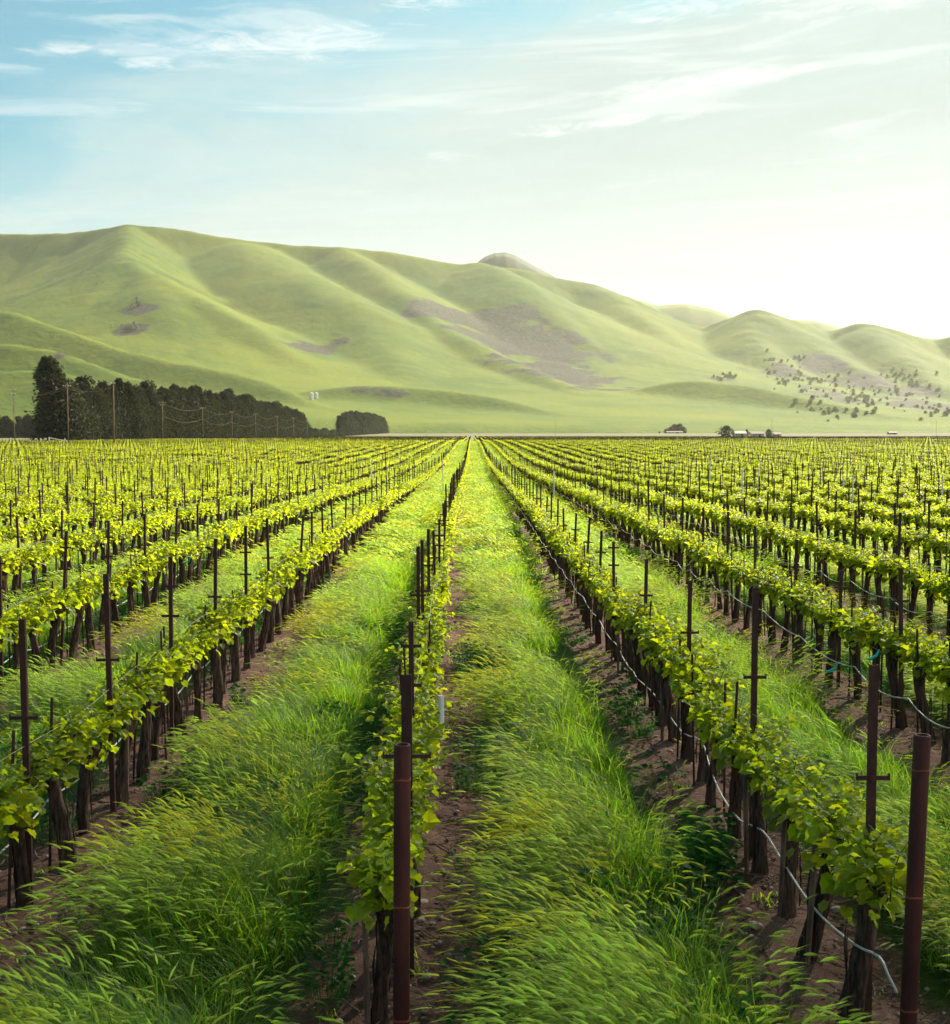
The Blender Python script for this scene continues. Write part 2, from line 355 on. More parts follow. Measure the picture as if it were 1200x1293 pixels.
ridges = [
  RL([(-260, 330, 5100), (-90, 305, 5000), (0, 295, 5000), (60, 296, 4950), (110, 293, 4900), (168, 285, 4800), (225, 290, 4850), (300, 303, 4900), (385, 311, 4950), (430, 314, 4950), (475, 318, 5000), (560, 331, 5100), (640, 338, 5200), (700, 351, 5300), (745, 359, 5350), (800, 380, 5400), (850, 404, 5450), (890, 414, 5500)], k=.60, w=28, ws=.6),
  RL([(840, 440, 5300), (890, 413, 5150), (920, 402, 5100), (955, 393, 5050), (1000, 404, 5050), (1045, 419, 5100), (1090, 410, 5000), (1150, 422, 5000), (1178, 427, 5050), (1205, 424, 5000), (1300, 402, 5000), (1420, 430, 5000)], k=.50, w=35, ws=.6),
  # spur with two branches at the left
  RL([(168, 285, 4800), (160, 305, 4450), (155, 326, 4100), (195, 348, 3850), (250, 376, 3650), (300, 406, 3500), (345, 438, 3350), (385, 465, 3200), (410, 485, 3050)], k=.50, w=35),
  RL([(155, 326, 4100), (110, 343, 4000), (60, 368, 3900), (20, 390, 3820), (-40, 420, 3700)], k=.55, w=30),
  RL([(195, 348, 3850), (205, 380, 3600), (200, 410, 3450), (205, 440, 3300), (230, 465, 3100)], k=.42, w=60),
  RL([(155, 326, 4100), (130, 365, 3800), (100, 395, 3600), (90, 425, 3350)], k=.42, w=60),
  # broad hump under the crest
  RL([(300, 303, 4900), (345, 330, 4600), (395, 358, 4300), (430, 378, 4100), (455, 405, 3900), (475, 440, 3600), (500, 475, 3300)], k=.48, w=60, ws=2.4),
  # long ridge, left edge of the dark scrub
  RL([(430, 314, 4950), (465, 335, 4700), (500, 362, 4450), (530, 392, 4200), (570, 422, 3950), (630, 452, 3700), (690, 478, 3400), (745, 503, 3100), (800, 530, 2800)], k=.46, w=40),
  RL([(600, 331, 5150), (640, 352, 4900), (680, 385, 4650), (720, 418, 4400), (765, 452, 4100), (830, 482, 3800), (900, 500, 3500)], k=.46, w=50, ws=2.0),
  RL([(745, 359, 5350), (790, 395, 5000), (840, 430, 4700), (880, 458, 4500)], k=.46, w=60),
  RL([(955, 393, 5050), (945, 425, 4750), (975, 455, 4450), (1010, 480, 4150)], k=.46, w=60),
  RL([(955, 393, 5050), (1010, 430, 4800), (1070, 462, 4500), (1120, 490, 4200)], k=.46, w=60),
  RL([(1090, 410, 5000), (1120, 440, 4700), (1170, 475, 4400), (1220, 500, 4100)], k=.46, w=60),
  # low front spurs
  RL([(-120, 375, 3250), (0, 391, 3100), (60, 411, 3020), (130, 436, 2900), (200, 452, 2800), (260, 464, 2720), (330, 482, 2600), (390, 508, 2450), (440, 532, 2350)], k=.52, w=25, ws=.6),
  RL([(-120, 425, 2550), (0, 433, 2500), (60, 441, 2470), (100, 453, 2430), (170, 478, 2380), (250, 505, 2300), (300, 525, 2250)], k=.48, w=25, ws=.6),
  RL([(-80, 475, 2300), (20, 469, 2280), (90, 475, 2260), (150, 495, 2230)], k=.40, w=25, ws=.6),
  RL([(350, 500, 2700), (420, 490, 2700), (500, 488, 2700), (580, 494, 2650), (650, 506, 2550), (700, 522, 2450)], k=.42, w=25, ws=.6),
  RL([(760, 504, 3300), (850, 484, 3300), (930, 486, 3200), (1000, 500, 3050), (1080, 516, 2850), (1140, 532, 2650)], k=.40, w=30, ws=.6),
  RL([(480, 525, 2700), (620, 518, 2750), (760, 522, 2750), (900, 520, 2900), (1060, 530, 2800), (1230, 520, 2900)], k=.10, w=120),
]
hx = np.arange(-3400, 3400, 15.0); hy = np.arange(1700, 6300, 15.0)
HX, HY = np.meshgrid(hx, hy)
wx = 60 * fbm(HX / 420, HY / 420, 3, 41); wy = 60 * fbm(HX / 420, HY / 420, 3, 47)
HZ = ridge_height(HX + wx * .5, HY + wy * .5, ridges, soft=5.0)
rill = np.abs(fbm(HX / 260 + wx / 300, HY / 420, 4, 61))
HZ = HZ - 4 * (0.22 - np.minimum(rill, .22)) / .22 * sstep(40, 200, HZ) + 5 * fbm(HX / 300, HY / 300, 3, 71) * sstep(20, 160, HZ) + .6 * fbm(HX / 40, HY / 40, 2, 75) * sstep(20, 160, HZ)
HZ = np.maximum(HZ, -30) + 2.0
HZ = HZ - 60 * (1 - sstep(1720, 2120, HY))
nx, ny = len(hx), len(hy)
ii = (np.arange(ny - 1)[:, None] * nx + np.arange(nx - 1)[None]).ravel()
F = np.stack([ii, ii + 1, ii + nx + 1, ii + nx], 1)
def hill_z(x, y):
    i = int((y - hy[0]) / 15.0); j = int((x - hx[0]) / 15.0)
    return float(HZ[max(0, min(ny - 1, i)), max(0, min(nx - 1, j))])
def hit_hill(px, py, d0=2300, d1=6000):
    """first terrain point behind photo point"""
    D = d0
    while D < d1:
        p = at(px, py, D)
        if hill_z(p.x, p.y) > p.z: return p
        D += 15
    return None
def hills_material():
    m, t, out = new_mat('hill_grass')
    g = t.node('ShaderNodeNewGeometry'); P = g.outputs['Position']
    n1 = t.noise(P, .0022, 6, .6); n2 = t.noise(P, .018, 7, .65); n3 = t.noise(P, .09, 4, .6)
    a = t.mix(t.ss(n1, .35, .65), c4((0.060, 0.098, 0.0)), c4((0.128, 0.152, 0.001)))
    a = t.mix(t.math('MULTIPLY', t.ss(n2, .45, .75), .55), a, c4((0.145, 0.148, 0.004)))
    a = t.mix(t.math('MULTIPLY', t.ss(n3, .55, .35), .35), a, c4((0.07, 0.11, 0.018)))
    at_ = t.node('ShaderNodeAttribute', attribute_name='scrub')
    sc = t.math('ADD', at_.outputs['Fac'], t.math('MULTIPLY', t.math('SUBTRACT', n2, .5), 1.5))
    scc = t.mix(t.ss(n3, .4, .62), c4((0.030, 0.026, 0.016)), c4((0.065, 0.052, 0.034)))
    a = t.mix(t.math('MULTIPLY', t.ss(sc, .22, .70), .95), a, scc)
    b = t.node('ShaderNodeBsdfPrincipled'); t.link(a, b.inputs['Base Color']); b.inputs['Roughness'].default_value = .9; b.inputs['Specular IOR Level'].default_value = .1
    bp = t.node('ShaderNodeBump'); bp.inputs['Strength'].default_value = .8; bp.inputs['Distance'].default_value = 6
    t.link(t.math('ADD', n2, t.math('MULTIPLY', n3, .4)), bp.inputs['Height']); t.link(bp.outputs[0], b.inputs['Normal'])
    t.link(b.outputs[0], out.inputs[0]); return m
M_hill = hills_material()
hills = put('hills', mesh('hills', np.stack([HX.ravel(), HY.ravel(), HZ.ravel()], 1), F, M_hill, True))
tag(hills, 'smooth green grassy hills with folded spurs behind the vineyard', None, None, 'structure')
# dark scrub grows in these hollows
scr = np.zeros(HX.shape)
def scrub(cx, cy_, rx, ry, ang, amp=1.0, D0=2300):
    p = hit_hill(cx, cy_, D0)
    if p is None: return
    # footprint on the ground from the outline's ends
    e1 = hit_hill(cx + rx * math.cos(ang), cy_ + rx * math.sin(ang), D0); e0 = hit_hill(cx - rx * math.cos(ang), cy_ - rx * math.sin(ang), D0)
    if e1 is None or e0 is None: return
    ux, uy = e1.x - e0.x, e1.y - e0.y; L = math.hypot(ux, uy) / 2; ux, uy = ux / (2 * L), uy / (2 * L)
    w_ = ry * p.y / FPX * 2.2
    a = ((HX - p.x) * ux + (HY - p.y) * uy) / L; b = (-(HX - p.x) * uy + (HY - p.y) * ux) / w_
    d = np.sqrt(a * a + b * b)
    d = d + .9 * fbm(HX / 90, HY / 90, 3, 91)
    np.maximum(scr, amp * (1 - sstep(.35, 1.35, d)), out=scr)
for q in ((175, 392, 10, 14, -.9), (165, 418, 9, 10, -.9), (393, 440, 26, 30, .35), (545, 392, 32, 24, .4), (600, 408, 48, 40, .5), (652, 438, 52, 40, .6), (705, 470, 48, 30, .5), (480, 497, 45, 7, .1, .6), (1040, 462, 50, 20, .3, .75), (1120, 485, 60, 30, .3, .75), (985, 470, 35, 18, .2, .7), (1165, 510, 50, 30, .3, .7), (1060, 500, 50, 22, .3, .62), (910, 478, 20, 5, .1, .7), (75, 448, 45, 3, .12, .8)): scrub(*q)
at_ = hills.data.attributes.new('scrub', 'FLOAT', 'POINT'); at_.data.foreach_set('value', scr.ravel().astype(np.float32))

def far_range(name, prof, D, mat, label):
    """a distant range: crest at distance D falling away on both sides"""
    P = [at(px, py, D) for px, py in prof]; xs_ = np.linspace(P[0].x, P[-1].x, 160); zc = np.interp(xs_, [p.x for p in P], [p.z for p in P])
    zc = zc + D * .0006 * fbm(xs_ / (D * .012), xs_ * 0, 4, int(D) % 97)
    offs = np.linspace(-1, 1, 25); V = []
    for o_ in offs:
        wdt = D * .11
        y_ = D + o_ * wdt
        z_ = zc * (1 - abs(o_) ** 1.3) * (1 + .0 * o_) - 4 + D * .0016 * fbm(xs_ / (D * .02), xs_ * 0 + o_ * 6, 4, 5) * (1 - abs(o_)) * (abs(o_) > .01)
        V.append(np.stack([xs_, np.full_like(xs_, y_), z_], 1))
    n = 160; ii_ = (np.arange(24)[:, None] * n + np.arange(n - 1)[None]).ravel()
    o = put(name, mesh(name, np.concatenate(V), np.stack([ii_, ii_ + 1, ii_ + n + 1, ii_ + n], 1), mat, True))
    return tag(o, label, None, None, 'structure')
far_range('far_hill', [(560, 345), (595, 336), (612, 324), (625, 319), (638, 318), (652, 322), (675, 335), (700, 349), (740, 380)], 6900, noisemat('peak_scrub', (0.03, 0.045, 0.012), (0.05, 0.065, 0.018), .01, .9), 'grey green peak showing above the main ridge')
far_range('distant_mountain', [(700, 400), (760, 368), (790, 373), (830, 385), (865, 383), (900, 390), (930, 402), (1000, 403), (1030, 404), (1060, 413), (1150, 425), (1260, 430)], 9400, M_hill, 'pale distant range fading in the haze')

# ------------------------------------------------------------------ vines
def leaf_template():
    a = [(0, .02), (.16, -.14), (.44, -.10), (.50, .10), (.60, .32), (.48, .48), (.40, .70), (.18, .80), (0, .98)]
    pts = a + [(-x, y) for x, y in a[-2:0:-1]]
    V = [(0, .32, 0)] + [(x, y, .24 * abs(x) ** 1.2 - .26 * (y - .3) ** 2 + .05 * math.sin(9 * x + 5 * y)) for x, y in pts]
    n = len(pts); return np.array(V), [(0, 1 + i, 1 + (i + 1) % n) for i in range(n)]
LV, LF = leaf_template()
LV4 = np.array([(0, 0, 0), (.5, .3, .09), (0, 1, -.1), (-.5, .3, .09)]); LF4 = [(0, 1, 2), (0, 2, 3)]
def orient(V, pos, size, d, roll, nrm=None):
    d = np.array(d, float); d /= np.linalg.norm(d); u = np.array([0, 0, 1.0]) if nrm is None else nrm
    x = np.cross(d, u); x /= np.linalg.norm(x) + 1e-6; z = np.cross(x, d)
    cr, sr = math.cos(roll), math.sin(roll); x2 = x * cr + z * sr; z2 = -x * sr + z * cr
    return pos + size * (V[:, :1] * x2 + V[:, 1:2] * d + V[:, 2:3] * z2)
def vine_leaves(seed, shoots=10, lo=False, length=VS, full=1.0):
    r = random.Random(seed); mb = MB()
    n = shoots
    for i in range(n):
        y = ((i + .5 + r.uniform(-.4, .4)) / n - .5) * length
        h = r.uniform(.13, .34) * (1.2 if r.random() < .25 else 1); lx, ly = r.uniform(-.75, .75), r.uniform(-.45, .45)
        base = np.array([r.uniform(-.03, .03), y, .77 + r.uniform(-.03, .03)])
        if r.random() < .22: h *= .8; lx *= 2.2
        h *= full
        if lo: h *= .8
        pts = [base + np.array([lx * h * t * t * 1.2, ly * h * t, h * t * (1 - .1 * t)]) for t in (0, .35, .7, 1)]
        if not lo: mb.tube(pts, [.005, .004, .003, .002], 3, 1, False)
        nl = r.randint(18, 25) if not lo else 6
        for j in range(nl):
            t = (j + .5) / nl; q = t * 3; k = min(2, int(q)); p = pts[k] + (pts[k + 1] - pts[k]) * (q - k)
            ang = j * 2.4 + r.uniform(-.7, .7)
            size = (.082 - .046 * t) * r.uniform(.7, 1.3) * (1.6 if lo else 1)
            out = np.array([math.cos(ang), math.sin(ang), r.uniform(-.75, .45)])
            pp = p + out * size * r.uniform(.3, 1.5)
            V = orient(LV4 if lo else LV, pp, size, out, r.uniform(-.9, .9))
            mb.add(V, LF4 if lo else LF, 0)
    for _ in range(int(26 * full ** 3) if not lo else 1):         # low hanging leaves about the head
        p = np.array([r.uniform(-.15, .15), r.choice([-.22, 0, .2]) + r.uniform(-.12, .12), r.uniform(.60, .80)])
        mb.add(orient(LV4 if lo else LV, p, r.uniform(.045, .085), (r.uniform(-1, 1), r.uniform(-1, 1), -.8), r.uniform(-1, 1)), LF4 if lo else LF, 0)
    return mb
def trunk_mb(seed, n=14, rings=15):
    r = random.Random(seed); h = .74
    ph = [r.uniform(0, 6.3) for _ in range(4)]; tw = r.uniform(-3, 3); lean = (r.uniform(-.06, .06), r.uniform(-.07, .07))
    V = []
    for i in range(rings):
        t = i / (rings - 1); z = -.08 + t * (h + .12)
        rad = .046 + .022 * math.exp(-t * 9) + .030 * math.exp(-((t - .93) / .14) ** 2) + .008 * math.sin(5 * t + ph[0])
        if i == rings - 1: rad *= .55
        cx = lean[0] * math.sin(t * 3 + ph[1]) ; cyy = lean[1] * t * t + .02 * math.sin(t * 5 + ph[2])
        for j in range(n):
            a = j / n * 2 * math.pi
            rr = rad * (1 + .17 * math.sin(3 * a + tw * t + ph[1]) + .10 * math.sin(6 * a - 2 * tw * t + ph[3]) + r.uniform(-.12, .12))
            V.append((cx + rr * math.cos(a) * .9, cyy + rr * math.sin(a) * 1.1, z))
    F = [(i * n + j, i * n + (j + 1) % n, (i + 1) * n + (j + 1) % n, (i + 1) * n + j) for i in range(rings - 1) for j in range(n)]
    F.append(tuple((rings - 1) * n + j for j in range(n)))
    mb = MB(); mb.add(V, F)
    for q in range(3):                       # burls at the head
        a = r.uniform(0, 6.3); mb.tube([(0, 0, .70), (.05 * math.cos(a), .05 * math.sin(a), .74), (.08 * math.cos(a), .09 * math.sin(a), .785)], [.035, .03, .016], 6, 0, True, .3)
    for q in range(7):                       # loose strips of bark
        a = r.uniform(0, 6.3); z0 = r.uniform(.05, .55); l = r.uniform(.1, .25); rd = .064
        p0 = np.array([rd * math.cos(a), rd * 1.15 * math.sin(a), z0])
        mb.tube([p0, p0 + np.array([.006 * math.cos(a), .006 * math.sin(a), l * .5]), p0 + np.array([-.004 * math.cos(a), 0, l])], [.003, .007, .002], 4)
    return mb
def arm_mb(seed, s):
    r = random.Random(seed); P = [(0, 0, .72)]
    for i in range(1, 6): P.append((r.uniform(-.014, .014), s * i * .074, .73 + .05 * min(1, i / 2) + r.uniform(-.012, .012)))
    mb = MB(); mb.tube(P, [.034, .030, .026, .024, .022, .016], 7, 0, True, .35)
    for i in range(2, 6):                    # spurs
        p = np.array(P[i]); mb.tube([p, p + np.array([r.uniform(-.02, .02), r.uniform(-.015, .015), .05])], [.013, .009], 5, 0, True, .3)
    return mb
NVAR = 7
V_leaf = [vine_leaves(100 + i, 13 + i % 3).mesh('leaves', [M_leaf, M_shoot]) for i in range(NVAR)]
V_thin = [vine_leaves(150 + i, 12 + i % 3, full=.8).mesh('leaves', [M_leaf, M_shoot]) for i in range(NVAR)]
V_trunk = [trunk_mb(200 + i).mesh('trunk', M_bark, True) for i in range(NVAR)]
V_arm = {s: [arm_mb(300 + i, s).mesh('cordon_arm', M_bark, True) for i in range(4)] for s in (-1, 1)}

def infr(x, y, m=1.06, pad=.6): return abs(x) < (.375 * m) * y + pad
ORD = ['first', 'second', 'third', 'fourth', 'fifth', 'sixth', 'seventh', 'eighth', 'ninth', 'tenth', 'eleventh', 'twelfth', 'thirteenth', 'fourteenth', 'fifteenth', 'sixteenth']
def rowname(k):
    if k == 0: return 'row behind the central pipe post'
    if k == 1: return 'first row right of centre'
    if k > 1: return '%s row right of centre' % ORD[k - 1]
    return '%s row left of centre' % ORD[-k - 1]
cand = []; far_pts = []
Y0 = 6.25
for k in range(-9, 10):
    for j in range(0, 70):
        y = Y0 + j * VS + (k * .31) % VS * (0 if k in (0, 1) else 1)
        if k in (-1,): y = 7.86 + (j - 2) * VS
        x = float(rowx(k, y)) + random.uniform(-.025, .025)
        y += random.uniform(-.05, .05)
        cand.append((y, x, k, j, infr(x, y, 1.0, .25)))
NEARV = 46.0
vis = sorted([c_ for c_ in cand if c_[4] and c_[0] > 5.5])[:296]
DLIM = vis[-1][0]
order = {}
for c_ in vis: order.setdefault(c_[2], []).append(c_)
used_tree = {}
def vine_at(x, y, k, i, n_in_row):
    e = bpy.data.objects.new('grapevine', None); link(e); e.location = (x, y, Gs(x, y)); e.empty_display_size = .2
    rz = math.pi if random.random() < .5 else 0
    e.rotation_euler = (random.uniform(-.03, .03), random.uniform(-.03, .03), rz + random.uniform(-.12, .12)); s = random.uniform(.93, 1.07); e.scale = (s, s, s * (1.06 if y > 10 else 1))
    e.empty_display_size = .1
    for nm, me in (('trunk', random.choice(V_trunk)), ('cordon_arm', random.choice(V_arm[1])), ('cordon_arm', random.choice(V_arm[-1])), ('leaves', random.choice(V_leaf if y < 11.5 else V_thin))):
        put(nm, me, e)
    rn = rowname(k)
    if i < 5: lab = 'leafy grapevine, %s from near end of the %s' % (ORD[i], rn)
    else: lab = 'grapevine past the fifth in the %s' % rn
    tag(e, lab, 'grapevine', 'grapevines in the ' + rn)
for k in sorted(order):
    for i, (y, x, _, j, _) in enumerate(sorted(order[k])): vine_at(x, y, k, i, len(order[k]))
taken = set((c_[2], c_[3]) for c_ in vis)

# simpler whole vines and whole row lengths for the rest of the field
def merged(seed):
    mb = MB()
    a = trunk_mb(seed, 8, 8); b = vine_leaves(seed + 1, 11, full=.8); s1 = arm_mb(seed, 1); s2 = arm_mb(seed, -1)
    for src, m in ((a, 2), (s1, 2), (s2, 2)):
        mb.add(np.concatenate(src.V), src.F, m)
    n0 = mb.n; mb.V.append(np.concatenate(b.V)); mb.F += [tuple(i + n0 for i in f) for f in b.F]; mb.M += b.M; mb.n += len(mb.V[-1])
    return mb.mesh('whole_vine', [M_leaf, M_shoot, M_bark])
V_whole = [merged(400 + 3 * i) for i in range(6)]
SEG = 6
def segment(seed):
    r = random.Random(seed); mb = MB(); L = SEG * VS
    for i in range(SEG):
        yy = (i - SEG / 2 + .5) * VS
        mb.tube([(r.uniform(-.02, .02), yy + r.uniform(-.04, .04), -.1), (r.uniform(-.02, .02), yy, .45), (0, yy, .84)], [.08, .06, .075], 4, 2)
        for src in (vine_leaves(seed * 7 + i, 8, True),):
            n0 = mb.n; vv = np.concatenate(src.V); vv[:, 1] += yy; mb.V.append(vv); mb.F += [tuple(a + n0 for a in f) for f in src.F]; mb.M += src.M; mb.n += len(vv)
    mb.tube([(0, -L / 2, .82), (0, 0, .84), (0, L / 2, .82)], .03, 4, 2)
    for yy in (-L / 4, L / 4):
        h = r.uniform(1.5, 1.78); lx = r.uniform(-.04, .04); mb.tube([(0, yy, 0), (lx, yy, h)], .02, 4, 3); mb.box((lx * .8, yy, 1.25), (.16, .03, .03), 3)
    return mb.mesh('vine_row_length', [M_leaf, M_shoot, M_bark, M_steel])
V_seg = [segment(900 + i) for i in range(6)]
def in_field(x, y): return (y < 300 or x > -116) and y < 806 and x < 330
P, RZ, SC, IX = [], [], [], []
MID = 110.0
for k in range(-24, 26):
    for j in range(-8, 150):
        y = Y0 + j * VS + (k * .31) % VS * (0 if k in (0, 1) else 1)
        if k == -1: y = 7.86 + (j - 2) * VS
        if y > MID or (y < 6.1 and k in (0, 1)) or y < 3.5 or (k, j) in taken: continue
        x = float(rowx(k, y))
        if not infr(x, y, 1.18, 2.0): continue
        P.append((x + random.uniform(-.03, .03), y, Gs(x, y))); RZ.append(random.choice((0, math.pi)) + random.uniform(-.1, .1)); SC.append(random.uniform(.82, 1.12)); IX.append(random.randrange(6))
n_mid = len(P)
for k in range(-150, 151):
    off = (k * 1.37) % (SEG * VS)
    y = MID + SEG * VS / 2 + off * .2
    while y < 806:
        x = float(rowx(k, y))
        if infr(x, y, 1.1, 6) and in_field(x, y) and random.random() > .004:
            P.append((x + random.uniform(-.05, .05), y, Gs(x, y))); RZ.append(random.choice((0, math.pi))); SC.append(random.uniform(.95, 1.08)); IX.append(6 + random.randrange(6))
            SC[-1] = random.uniform(.86, 1.12)
        y += SEG * VS
scatter('vineyard_rows', P, RZ, SC, IX, V_whole + V_seg, 'long straight vine rows running back to the hills, past the nearest vines', 'vineyard')

# ------------------------------------------------------------------ posts, stakes, wires, hoses
def steel_post(h, seed=0):
    """open channel section"""
    a, b, t = .036, .028, .004
    sec = [(-a / 2, 0), (a / 2, 0), (a / 2, b), (a / 2 - t, b), (a / 2 - t, t), (-a / 2 + t, t), (-a / 2 + t, b), (-a / 2, b)]
    V = [(x, y, z) for z in (-.1, h) for x, y in sec]; n = 8
    F = [(i, (i + 1) % n, n + (i + 1) % n, n + i) for i in range(n)] + [(8, 9, 12, 13), (9, 10, 11, 12), (8, 13, 14, 15)]
    mb = MB(); mb.add(V, F)
    return mb.mesh('post_shaft', M_steel)
def arm_cross(w_=.15):
    mb = MB(); mb.box((0, -.006, 0), (w_, .010, .022)); mb.box((-w_ / 2 - .002, -.006, .006), (.006, .012, .036)); mb.box((w_ / 2 + .002, -.006, .006), (.006, .012, .036)); mb.box((0, -.013, 0), (.02, .006, .03))
    return mb.mesh('crossarm', M_steel)
SH = {h: steel_post(h) for h in (1.5, 1.6, 1.7, 1.8, 1.9)}
CR = [arm_cross(.135), arm_cross(.155)]
ND = ['nearest', 'second nearest', 'third nearest', 'fourth nearest', 'fifth nearest', 'sixth nearest']
def post_at(x, y, h, lean, i, k, arms=((1.25, 0),), wide=1.0):
    e = bpy.data.objects.new('trellis_post', None); link(e); e.location = (x, y, Gs(x, y)); e.rotation_euler = (lean[1], lean[0], 0); e.scale = (wide, 1, 1); e.empty_display_size = .2
    hh = min(SH, key=lambda q: abs(q - h)); s = put('shaft', SH[hh], e); s.scale = (1, 1, h / hh)
    for z, q in arms: put('crossarm', CR[q], e, (0, -.001, z))
    rn = rowname(k)
    lab = 'thin rust brown steel post, %s in the %s' % (ND[i], rn) if i < 6 else 'slim rusty steel post past the sixth in the %s' % rn
    tag(e, lab, 'trellis post', 'steel trellis posts in the ' + rn)
special = {
 0: [(513, 852, 6.84, 1.6), (519, 785, 8.9, 1.0), (533, 682, 14.2, 1.0), (528, 690, 13.2, 1.0), (541, 668, 16.2, 1)],
 1: [(1105, 840, 6.2, 1.15), (955, 742, 8.8, 1.1), (872, 733, 11.4, 1), (817, 706, 14.2, 1), (775, 684, 16.9, 1), (760, 670, 18.9, 1), (745, 653, 21.0, 1), (728, 648, 23.2, 1)],
 -1: [(27, 782, 7.9, 1.1), (133, 725, 9.8, 1.1), (215, 703, 11.8, 1), (272, 680, 13.9, 1), (310, 664, 16.0, 1), (337, 655, 18.1, 1)],
}
pc = []
for k, L in special.items():
    for px, py, D, wd in L:
        p = at(px, py, D); bx = float(rowx(k, D)) + .02
        if k == 0: bx = p.x + .01
        pc.append((D, bx, k, p.z - Gs(bx, D), ((p.x - bx) / max(.5, p.z) , 0), wd))
for k in range(-16, 18):
    y = 7.0 + (k * .77) % 2.2
    last = max([q[2] for q in special.get(k, [(0, 0, 0)])])
    while y < 80:
        if y > last + 1.2:
            x = float(rowx(k, y)) + .02
            if infr(x, y, 1.0, .2): pc.append((y, x, k, random.gauss(1.66, .10), (random.gauss(0, .018), random.gauss(0, .015)), 1.0))
        y += 2.12 + random.uniform(-.12, .12)
pc.sort(); pc = pc[:300]; POSTLIM = pc[-1][0]
cnt = {}
for D, x, k, h, lean, wd in pc:
    i = cnt.get(k, 0); cnt[k] = i + 1
    az_ = 1.25 + random.uniform(-.06, .08)
    arms = [(min(az_, h - .2), random.randrange(2))]
    if k == 1 and i == 0: arms = [(1.30, 0)]
    elif k == -1 and i == 0: arms = [(1.22, 1)]
    elif random.random() < .25: arms.append((min(h - .08, az_ + .28), 0))
    post_at(x, D, h, lean, i, k, arms, wd)
# posts between the individual ones and the row lengths
P = []
for k in range(-26, 28):
    y = 3.6 + (k * .77) % 2.2
    while y < MID:
        x = float(rowx(k, y)) + .02; iv = infr(x, y, 1.0, .2)
        if (y > POSTLIM + .8 or (not iv and infr(x, y, 1.15, 1.5))) and infr(x, y, 1.15, 1.5): P.append((x, y, Gs(x, y)))
        y += 2.12
mb = MB(); mb.tube([(0, 0, -.1), (.01, 0, 1.65)], .019, 5); mb.box((.005, 0, 1.25), (.16, .03, .022))
mb2 = MB(); mb2.tube([(0, 0, -.1), (-.02, 0, 1.55)], .019, 5); mb2.box((-.01, 0, 1.2), (.16, .03, .022))
n = len(P); scatter('distant_trellis_posts', P, np.zeros(n), rng.uniform(.92, 1.1, n), rng.integers(0, 2, n), [mb.mesh('dp', M_steel), mb2.mesh('dq', M_steel)], 'thin brown trellis posts standing in the farther vine rows', 'trellis posts', rng.normal(0, .015, (n, 2)))

# end posts of heavy pipe
def end_post(px, py, D, pxb, pyb, r_, h, label):
    top = at(px, py, D); bot = at(pxb, pyb, D); d = (top - bot).normalized()
    base = top - d * (top.z / d.z)
    e = bpy.data.objects.new('end_post', None); link(e); e.location = base
    q = Vector((0, 0, 1)).rotation_difference(d); e.rotation_mode = 'QUATERNION'; e.rotation_quaternion = q
    H = top.z / d.z; n = 28; mb = MB(); th = [i / n * 2 * math.pi for i in range(n)]
    prof = [(r_, -.15), (r_, H * .5), (r_, H - .008), (r_ - .0025, H), (r_ - .011, H), (r_ - .013, H - .004), (r_ - .013, H - .5)]
    V = [(a * math.cos(t), a * math.sin(t), z) for a, z in prof for t in th]
    F = [(i * n + j, i * n + (j + 1) % n, (i + 1) * n + (j + 1) % n, (i + 1) * n + j) for i in range(len(prof) - 1) for j in range(n)]
    F.append(tuple((len(prof) - 1) * n + j for j in range(n)))
    mb.add(V, F); put('pipe', mb.mesh('pipe', M_pipe, True), e)
    for z in (H - .155, H - .73, H - 1.25):
        mb = MB(); V = [(a * math.cos(t), a * math.sin(t), z + dz + .003 * math.sin(3 * t) + .0015 * math.sin(11 * t)) for a, dz in ((r_ - .001, -.005), (r_ + .0022, -.0035), (r_ + .0022, .0035), (r_ - .001, .005)) for t in th]
        F = [(i * n + j, i * n + (j + 1) % n, (i + 1) * n + (j + 1) % n, (i + 1) * n + j) for i in range(3) for j in range(n)]
        mb.add(V, F); put('wire_wrap', mb.mesh('wire_wrap', M_seam), e)
    tag(e, label, 'end post', 'heavy pipe posts at the row ends')
end_post(1165, 928, 5.55, 1147, 1293, .0375, 1.7, 'thick dark red pipe post leaning at the bottom right corner')
end_post(508, 940, 5.55, 507, 1293, .0375, 1.7, 'thick dark red hollow pipe post just left of the narrow dirt path')

# short training stakes beside the vines
def stake_mesh(h, mat, r_=.010):
    mb = MB(); mb.tube([(0, 0, -.1), (0, 0, h * .5), (0, 0, h - .01), (0, 0, h)], [r_, r_, r_, r_ * .5], 6); return mb.mesh('training_stake', mat)
ST = [stake_mesh(1.15, M_steel), stake_mesh(1.22, M_steel), stake_mesh(.8, M_wood, .017), stake_mesh(1.05, M_steel)]
vn = sorted(vis)[:170]; sc_ = {}
for (y, x, k, j, _) in vn:
    q = random.random()
    if q < .12: continue
    i = sc_.get(k, 0); sc_[k] = i + 1
    v = random.choices([0, 1, 2, 3], [3, 1.5, 2.2, 3])[0]
    sx, sy = x + random.choice((-.075, -.07, .06)), y - .06 + random.uniform(-.05, .05)
    o = put('training_stake', ST[v], None, (sx, sy, Gs(sx, sy)), (random.gauss(0, .025), random.gauss(0, .03), 0))
    rn = rowname(k); kind = 'short wooden stake' if v == 2 else 'thin steel rod'
    if i < 4: lab = '%s, %s support from near end of the %s' % (kind, ORD[i], rn)
    else: lab = '%s propping a vine trunk farther along the %s' % (kind, rn)
    tag(o, lab, 'stake', 'training stakes in the ' + rn)

